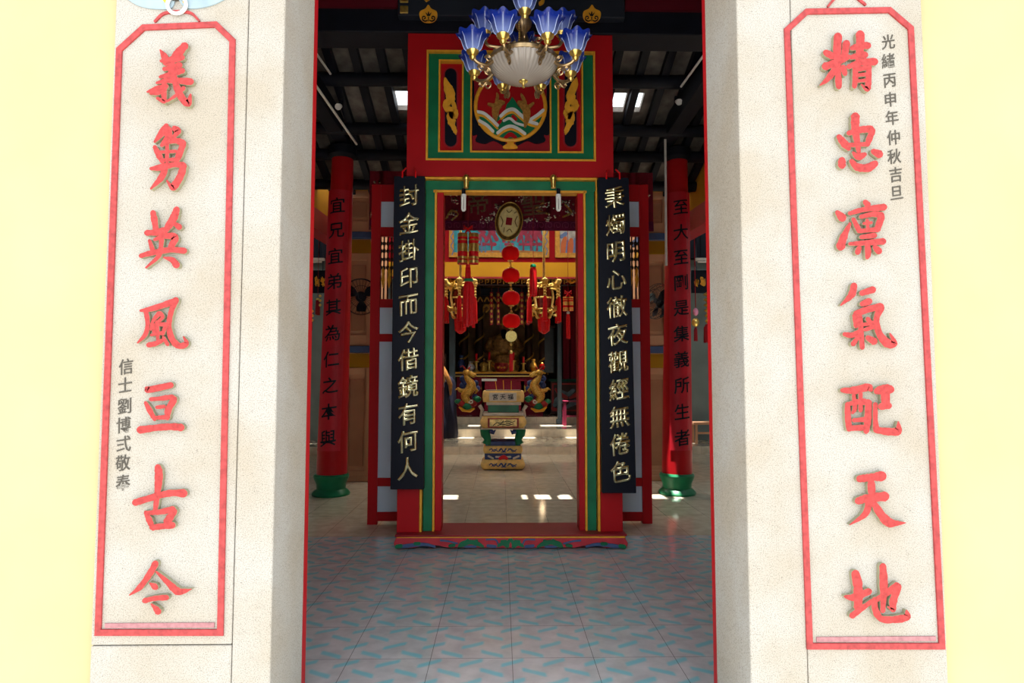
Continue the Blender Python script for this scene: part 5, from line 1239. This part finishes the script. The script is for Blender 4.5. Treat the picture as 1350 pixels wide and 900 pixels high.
# carved fretwork right under the yellow beam
ft = thing('fretwork_frieze', 'dark carved fretwork hanging under the yellow beam', 'frieze', (0.1, 12.2, at(674, 384, 12.2).z))
m = MB(); px_box(m, 560, 790, 366.5, 368.5, 12.2, 0.06); px_box(m, 560, 790, 374.5, 376, 12.2, 0.06); m.obj('rail', WOODD, ft)
m = MB()
for x in range(584, 766, 8): strokes_mesh(m, [[(x, 374, 1.3), (x, 369, 1.6), (x + 4, 369, 1.6), (x + 4, 372, 1.3), (x + 2, 372, 1.2)]], 12.2, 0.03, top=0, side=0, n=2)
m.obj('gilt_key_pattern', DG, ft)['kind'] = 'stuff'
for s in (-1, 1):
    f = (lambda v: v) if s > 0 else (lambda v: 1346 - v)
    m = MB(); strokes_mesh(m, [[(f(748), 370, 2), (f(754), 373, 2), (f(762), 367, 2)], [(f(752), 372, 2), (f(752), 367, 2), (f(758), 366, 2), (f(759), 371, 2), (f(756), 371, 2)]], 12.15, 0.03, top=0, side=0, n=3); m.obj('gilt_corner', GOLDP, ft)
# hanging gilt drops in the dark hall
for k, x in enumerate((648, 657, 688, 696)):
    r = thing('hanging_streamer', 'red and gold streamer in the dark hall, ' + ('outer one left of the lanterns', 'inner one left of the lanterns', 'inner one right of the lanterns', 'outer one right of the lanterns')[k], 'streamer', at(x, 430, 13.2), 'streamers in the altar hall')
    p0, p1 = at(x, 385, 13.2), at(x, 428, 13.2)
    MB().tube([(p0.x, 13.2, p0.z), (p0.x, 13.2, 5.0)], .006, 5).obj('cord', DRED, r)
    MB().box(p0.x - 0.035, p0.x + 0.035, 13.2, 13.21, p1.z, p0.z).obj('cloth', DRED, r)
    m = MB()
    for j in range(6): m.ball((p0.x, 13.19, p1.z + (p0.z - p1.z) * (j + .5) / 6), 0.025, 0.01, 0.035, 8)
    m.obj('gilt_patch', DG, r, smooth=True)
# painted side cabinet on the right with a dark green cloth, stool before it
YCb = 15.9
cb = thing('side_cabinet', 'dark painted cabinet with a green top right of the incense burner', 'cabinet', (at(752, 520, YCb).x, YCb + 0.3, z3))
xl, xr = at(726, 520, YCb).x, at(795, 520, YCb).x; zt_ = at(750, 503, YCb).z
MB().box(xl, xr, YCb, YCb + 0.7, z3 + 0.02, zt_).obj('carcass', WOODD, cb, bevel=0.01)
MB().box(xl - 0.04, xr + 0.04, YCb - 0.04, YCb + 0.74, zt_, zt_ + 0.07).obj('green_top', mat('dark_green_cloth', (0.012, 0.06, 0.04), 0.7, srgb=False), cb, bevel=0.008)
frame_px(MB(), 728, 792, 505, 542, 0.035, YCb - 0.02, 0.03).obj('red_moulding', CRIM, cb)
m = MB(); strokes_mesh(m, [[(731, 534, 5), (736, 526, 7), (744, 530, 6)], [(740, 515, 4), (748, 520, 6), (756, 514, 4)], [(748, 536, 5), (758, 530, 7), (766, 536, 5)]], YCb - 0.001, 0.02, top=0, side=0, n=4, jag=0.2); m.obj('carving', mat('muted_blue_carving', (0.10, 0.14, 0.16), 0.5, srgb=False, scale=10, var=0.4), cb)
m = MB(); strokes_mesh(m, [[(733, 513, 4), (739, 520, 6), (747, 524, 5)], [(752, 524, 4), (760, 520, 5)], [(728, 538, 3), (734, 540, 4)]], YCb - 0.001, 0.024, top=0, side=0, n=4, jag=0.2); m.obj('carving', CRIM, cb)
YSt = 14.3
st = thing('stool', 'pink plastic stool in front of the painted cabinet', 'stool', (at(755, 550, YSt).x, YSt, z2))
a, c = at(744, 540, YSt).x, at(768, 540, YSt).x; zt_ = at(750, 528, YSt).z
PINK = mat('pink_plastic', (0.16, 0.012, 0.035), 0.4, srgb=False)
MB().box(a - .02, c + .02, YSt, YSt + .34, zt_ - .03, zt_).obj('seat', PINK, st, bevel=0.012)
for x in (a, c - .05):
    for yy in (YSt + .01, YSt + .28): MB().hexa([(x - .02, yy, z2), (x + .05, yy, z2), (x + .05, yy + .05, z2), (x - .02, yy + .05, z2), (x, yy, zt_ - .03), (x + .05, yy, zt_ - .03), (x + .05, yy + .05, zt_ - .03), (x, yy + .05, zt_ - .03)]).obj('leg', PINK, st)
MB().box(a, c, YSt + .02, YSt + .04, z2 + .2, z2 + .24).obj('rung', PINK, st)
# dark canopy stand with gold ribbons on the left
YD = 13.0; z1 = 0.14
dr = thing('draped_stand', 'stand draped in dark navy cloth with gold ribbons at the left edge of the doorway', 'stand', (at(588, 555, YD).x, YD, z1))
cxd = at(585, 520, YD).x; zt_ = at(585, 497, YD).z
MB().lathe((cxd, YD + .25, 0), [(.26, z1), (.27, z1 + .1), (.24, z1 + .5), (.22, zt_ - .1), (.16, zt_), (.05, zt_ + .06)], 32, 10, [0.06, 0.06, 0.05, 0.03, 0.02, 0]).obj('drape', mat('navy_cloth', (0.004, 0.004, 0.014), 0.7, srgb=False, scale=10), dr, smooth=True, ang=80)
m = MB().tube([at(584, 482, YD - .02), at(586, 490, YD - .04), at(590, 498, YD - .06), at(594, 508, YD - .06), at(594, 521, YD - .06)], [.02, .06, .05, .05, .02], 8); m.tube([at(580, 486, YD - .02), at(584, 497, YD - .05), at(586, 504, YD - .06)], [.02, .06, .02], 8)
m.obj('gold_ribbon', mat('orange_gold_cloth', (0.22, 0.09, 0.02), 0.5, srgb=False, scale=12, var=0.3), dr, smooth=True)
MB().tube([(cxd, YD + .25, zt_), (cxd, YD + .25, zt_ + .5)], .02, 8).obj('pole', WOODD, dr, smooth=True)
# plain posts of the altar hall
GP = mat('grey_blue_paint', (0.085, 0.12, 0.14), 0.5, srgb=False, scale=3)
for x0, x1, lab in ((735, 740.5, 'slim grey blue post right of the gilt lamp'), (592, 600, 'grey blue post behind the left gilt lamp')):
    Y = 14.9; a, c = at(x0, 450, Y).x, at(x1, 450, Y).x
    r = thing('post', lab, 'post', ((a + c) / 2, Y, z2))
    MB().box(a, c, Y, Y + .16, z2, 5.0).obj('shaft', GP, r, bevel=0.01); MB().box(a - .03, c + .03, Y - .03, Y + .19, z2, z2 + .12).obj('foot', GP, r, bevel=0.01)
r = thing('hanging_scroll', 'plain dark grey panel hanging below the right gilt lamp', 'panel', at(724, 490, 15.2)); 
px_box(MB(), 718, 730, 430, 491, 15.2, .03).obj('panel', mat('dark_grey_cloth', (0.05, 0.06, 0.065), 0.7, srgb=False), r); MB().tube([at(716, 430, 15.2), at(732, 430, 15.2)], .03, 8).tube([at(724, 430, 15.2), (at(724, 430, 15.2).x, 15.2, 5.0)], .008, 5).obj('rod', WOODD, r, smooth=True)
for x, lab in ((752, 'tall wine red drape at the right edge of the doorway'),):
    Y = 16.9; r = thing('drape', lab, 'curtain', at(x, 500, Y)); a, c = at(742, 450, Y).x, at(790, 450, Y).x
    wavy(MB(), a, c, z3, at(750, 372, Y).z, Y, 26, .05).obj('cloth', WINE, r, smooth=True); MB().tube([(a, Y, at(750, 371, Y).z), (c, Y, at(750, 371, Y).z)], .03, 8).obj('rod', WOODD, r, smooth=True)
r = thing('altar_lamp', 'small red altar lamp with a bright base right of the right dragon', 'lamp', at(715, 489, 15.85))
p = at(715, 490, 15.85); p.z = ztab
MB().lathe(p, [(.05, 0), (.06, .03), (.03, .06)], 12).obj('base', WHITEP, r, smooth=True); MB().ball(p + Vector((0, 0, .13)), .08, .08, .08, 12).obj('red_globe', LANT, r, smooth=True)
MB().lathe(p + Vector((0, 0, .2)), [(.03, 0), (.04, .015), (.01, .04)], 12).obj('cap', GOLD, r, smooth=True)
ld = bpy.data.lights.new('lamp_glow', 'POINT'); ld.energy = 2.5; ld.color = (1.0, 0.72, 0.42); ld.shadow_soft_size = 0.08; ld.specular_factor = 0.0
lo = bpy.data.objects.new('lamp_glow', ld); COL.objects.link(lo); lo.location = p + Vector((0, 0.02, .34))

# ---------------------------------------------------------------- side halls glimpsed past the columns
for s in (-1, 1):
    f = (lambda v: v) if s < 0 else (lambda v: 1344 - v)
    nm = 'left' if s < 0 else 'right'
    Y = 11.6
    a, c = sorted((at(f(380), 370, Y).x, at(f(432), 370, Y).x))
    r = thing('signboard', 'dark board with gold carving glimpsed past the %s column' % nm, 'sign board', ((a + c) / 2, Y, at(f(415), 385, Y).z))
    zt_, zb_ = at(f(415), 356, Y).z, at(f(415), 386, Y).z
    MB().box(a, c, Y, Y + .06, zb_, zt_).obj('board', BLACK, r, bevel=.008)
    for x_ in (a + .1, c - .1): MB().tube([(x_, Y + .03, zt_), (x_, Y + .03, 5.0)], .01, 6).obj('hanger', NAVY, r)
    m = MB()
    for x in (409, 418, 426):
        strokes_mesh(m, [[(f(x + random.uniform(-3, 3)), random.uniform(364, 378), 1.0), (f(x + random.uniform(-3, 3)), random.uniform(364, 378), 1.6), (f(x + random.uniform(-3, 3)), random.uniform(364, 378), 0.8)] for _ in range(6)], Y - .001, .02, top=0, side=0, n=4)
    o = m.obj('gold_carving', GOLDP, r); o['kind'] = 'stuff'
    a2, c2 = sorted((at(f(370), 345, Y).x, at(f(434), 345, Y).x))
    r = thing('tube_light', 'white tube light above the %s gold carved board' % nm, 'lamp', ((a2 + c2) / 2, Y - .3, at(f(415), 345, Y - .3).z))
    zc_ = at(f(415), 345, Y - .3).z
    MB().box(a2, c2, Y - .33, Y - .27, zc_ + .02, zc_ + .07).obj('housing', WHITEP, r, bevel=.008)
    MB().tube([(a2 + .05, Y - .3, zc_), (c2 - .05, Y - .3, zc_)], .018, 10).obj('tube', WHITEP, r, smooth=True)
    m = MB().tube([(a2 + .1, Y - .3, zc_ + .07), (a2 + .1, Y - .3, 4.9)], .008, 6).tube([(c2 - .1, Y - .3, zc_ + .07), (c2 - .1, Y - .3, 4.9)], .008, 6); m.obj('hanger', NAVY, r)
    # back wall of the side hall
    a3, c3 = (-5.0, -2.2) if s < 0 else (2.3, 5.0)
    struct(MB().box(a3, c3, 12.6, 12.75, 0.14, 5.0).obj('wall_back', GREYW), 'grey green end wall of the %s side hall' % nm, 'wall')
    struct(MB().box(a3, c3, 12.4, 12.6, at(f(415), 340, 12.4).z, 5.0).obj('trim_9' if s < 0 else 'trim_10', NAVY), 'dark beam in the %s side hall' % nm, 'beam')
    Yd = 11.0
    if s < 0:
        for (x, y, lab) in ((409, 424, 'red drop with gold beads left of the left column, outer'), (419, 404, 'red drop with gold beads beside the left column, inner')):
            r = thing('hanging_drop', lab, 'ornament', at(x, y, Yd))
            tassel(r, x, y - 10, y + 12, 5, Yd, DRED, GOLD); m = MB(); q_ = at(x, y - 10, Yd); wire(m, q_, Vector((q_.x, q_.y, 4.3))); m.obj('cord', DRED, r)
            for j in range(3): MB().ball(at(x + 3, y - 14 + j * 6, Yd - .05), .025, n=8).obj('gold_bead', GOLD, r, smooth=True)
    else:
        r = thing('hanging_lamp', 'gilt beaded lamp with a red fringe right of the right column', 'lamp', at(933, 400, Yd))
        m = MB()
        for j in range(6): m.lathe(at(933, 388 + j * 7, Yd), [(.01, -.05), (.09 - j * .008, 0), (.01, .05)], 10)
        m.obj('bead_tiers', DG, r, smooth=True); tassel(r, 933, 428, 452, 9, Yd, DRED)
        q_ = at(933, 386, Yd); MB().tube([q_, (q_.x, q_.y, 4.3)], .01, 6).obj('cord', DRED, r)
        r = thing('hanging_drop', 'pink and gold drop hanging just right of the right column', 'ornament', at(917, 415, Yd))
        MB().ball(at(917, 411, Yd), .05, .05, .07, 10).obj('pink_bead', mat('pink_glass', (0.8, 0.3, 0.5), 0.2, srgb=False), r, smooth=True); MB().ball(at(917, 425, Yd), .07, .05, .08, 10).obj('gold_bead', GOLD, r, smooth=True)
        q_ = at(917, 405, Yd); MB().tube([q_, (q_.x, q_.y, 4.3)], .008, 6).obj('cord', DRED, r); tassel(r, 917, 432, 450, 4, Yd, DRED)
        Yb = 11.9; p0 = at(923, 560, Yb); zb = .14
        r = thing('bench', 'small wooden bench on the floor right of the right column', 'bench', (p0.x + .1, Yb, zb))
        MB().box(p0.x - .12, p0.x + .5, Yb, Yb + .3, zb + .36, zb + .41).obj('seat', SALMON, r, bevel=.006)
        for x in (p0.x - .08, p0.x + .42):
            for yy in (Yb + .02, Yb + .24): MB().box(x, x + .04, yy, yy + .04, zb, zb + .36).obj('leg', SALMON, r)
        MB().box(p0.x - .08, p0.x + .46, Yb + .03, Yb + .05, zb + .18, zb + .22).obj('rail', SALMON, r)
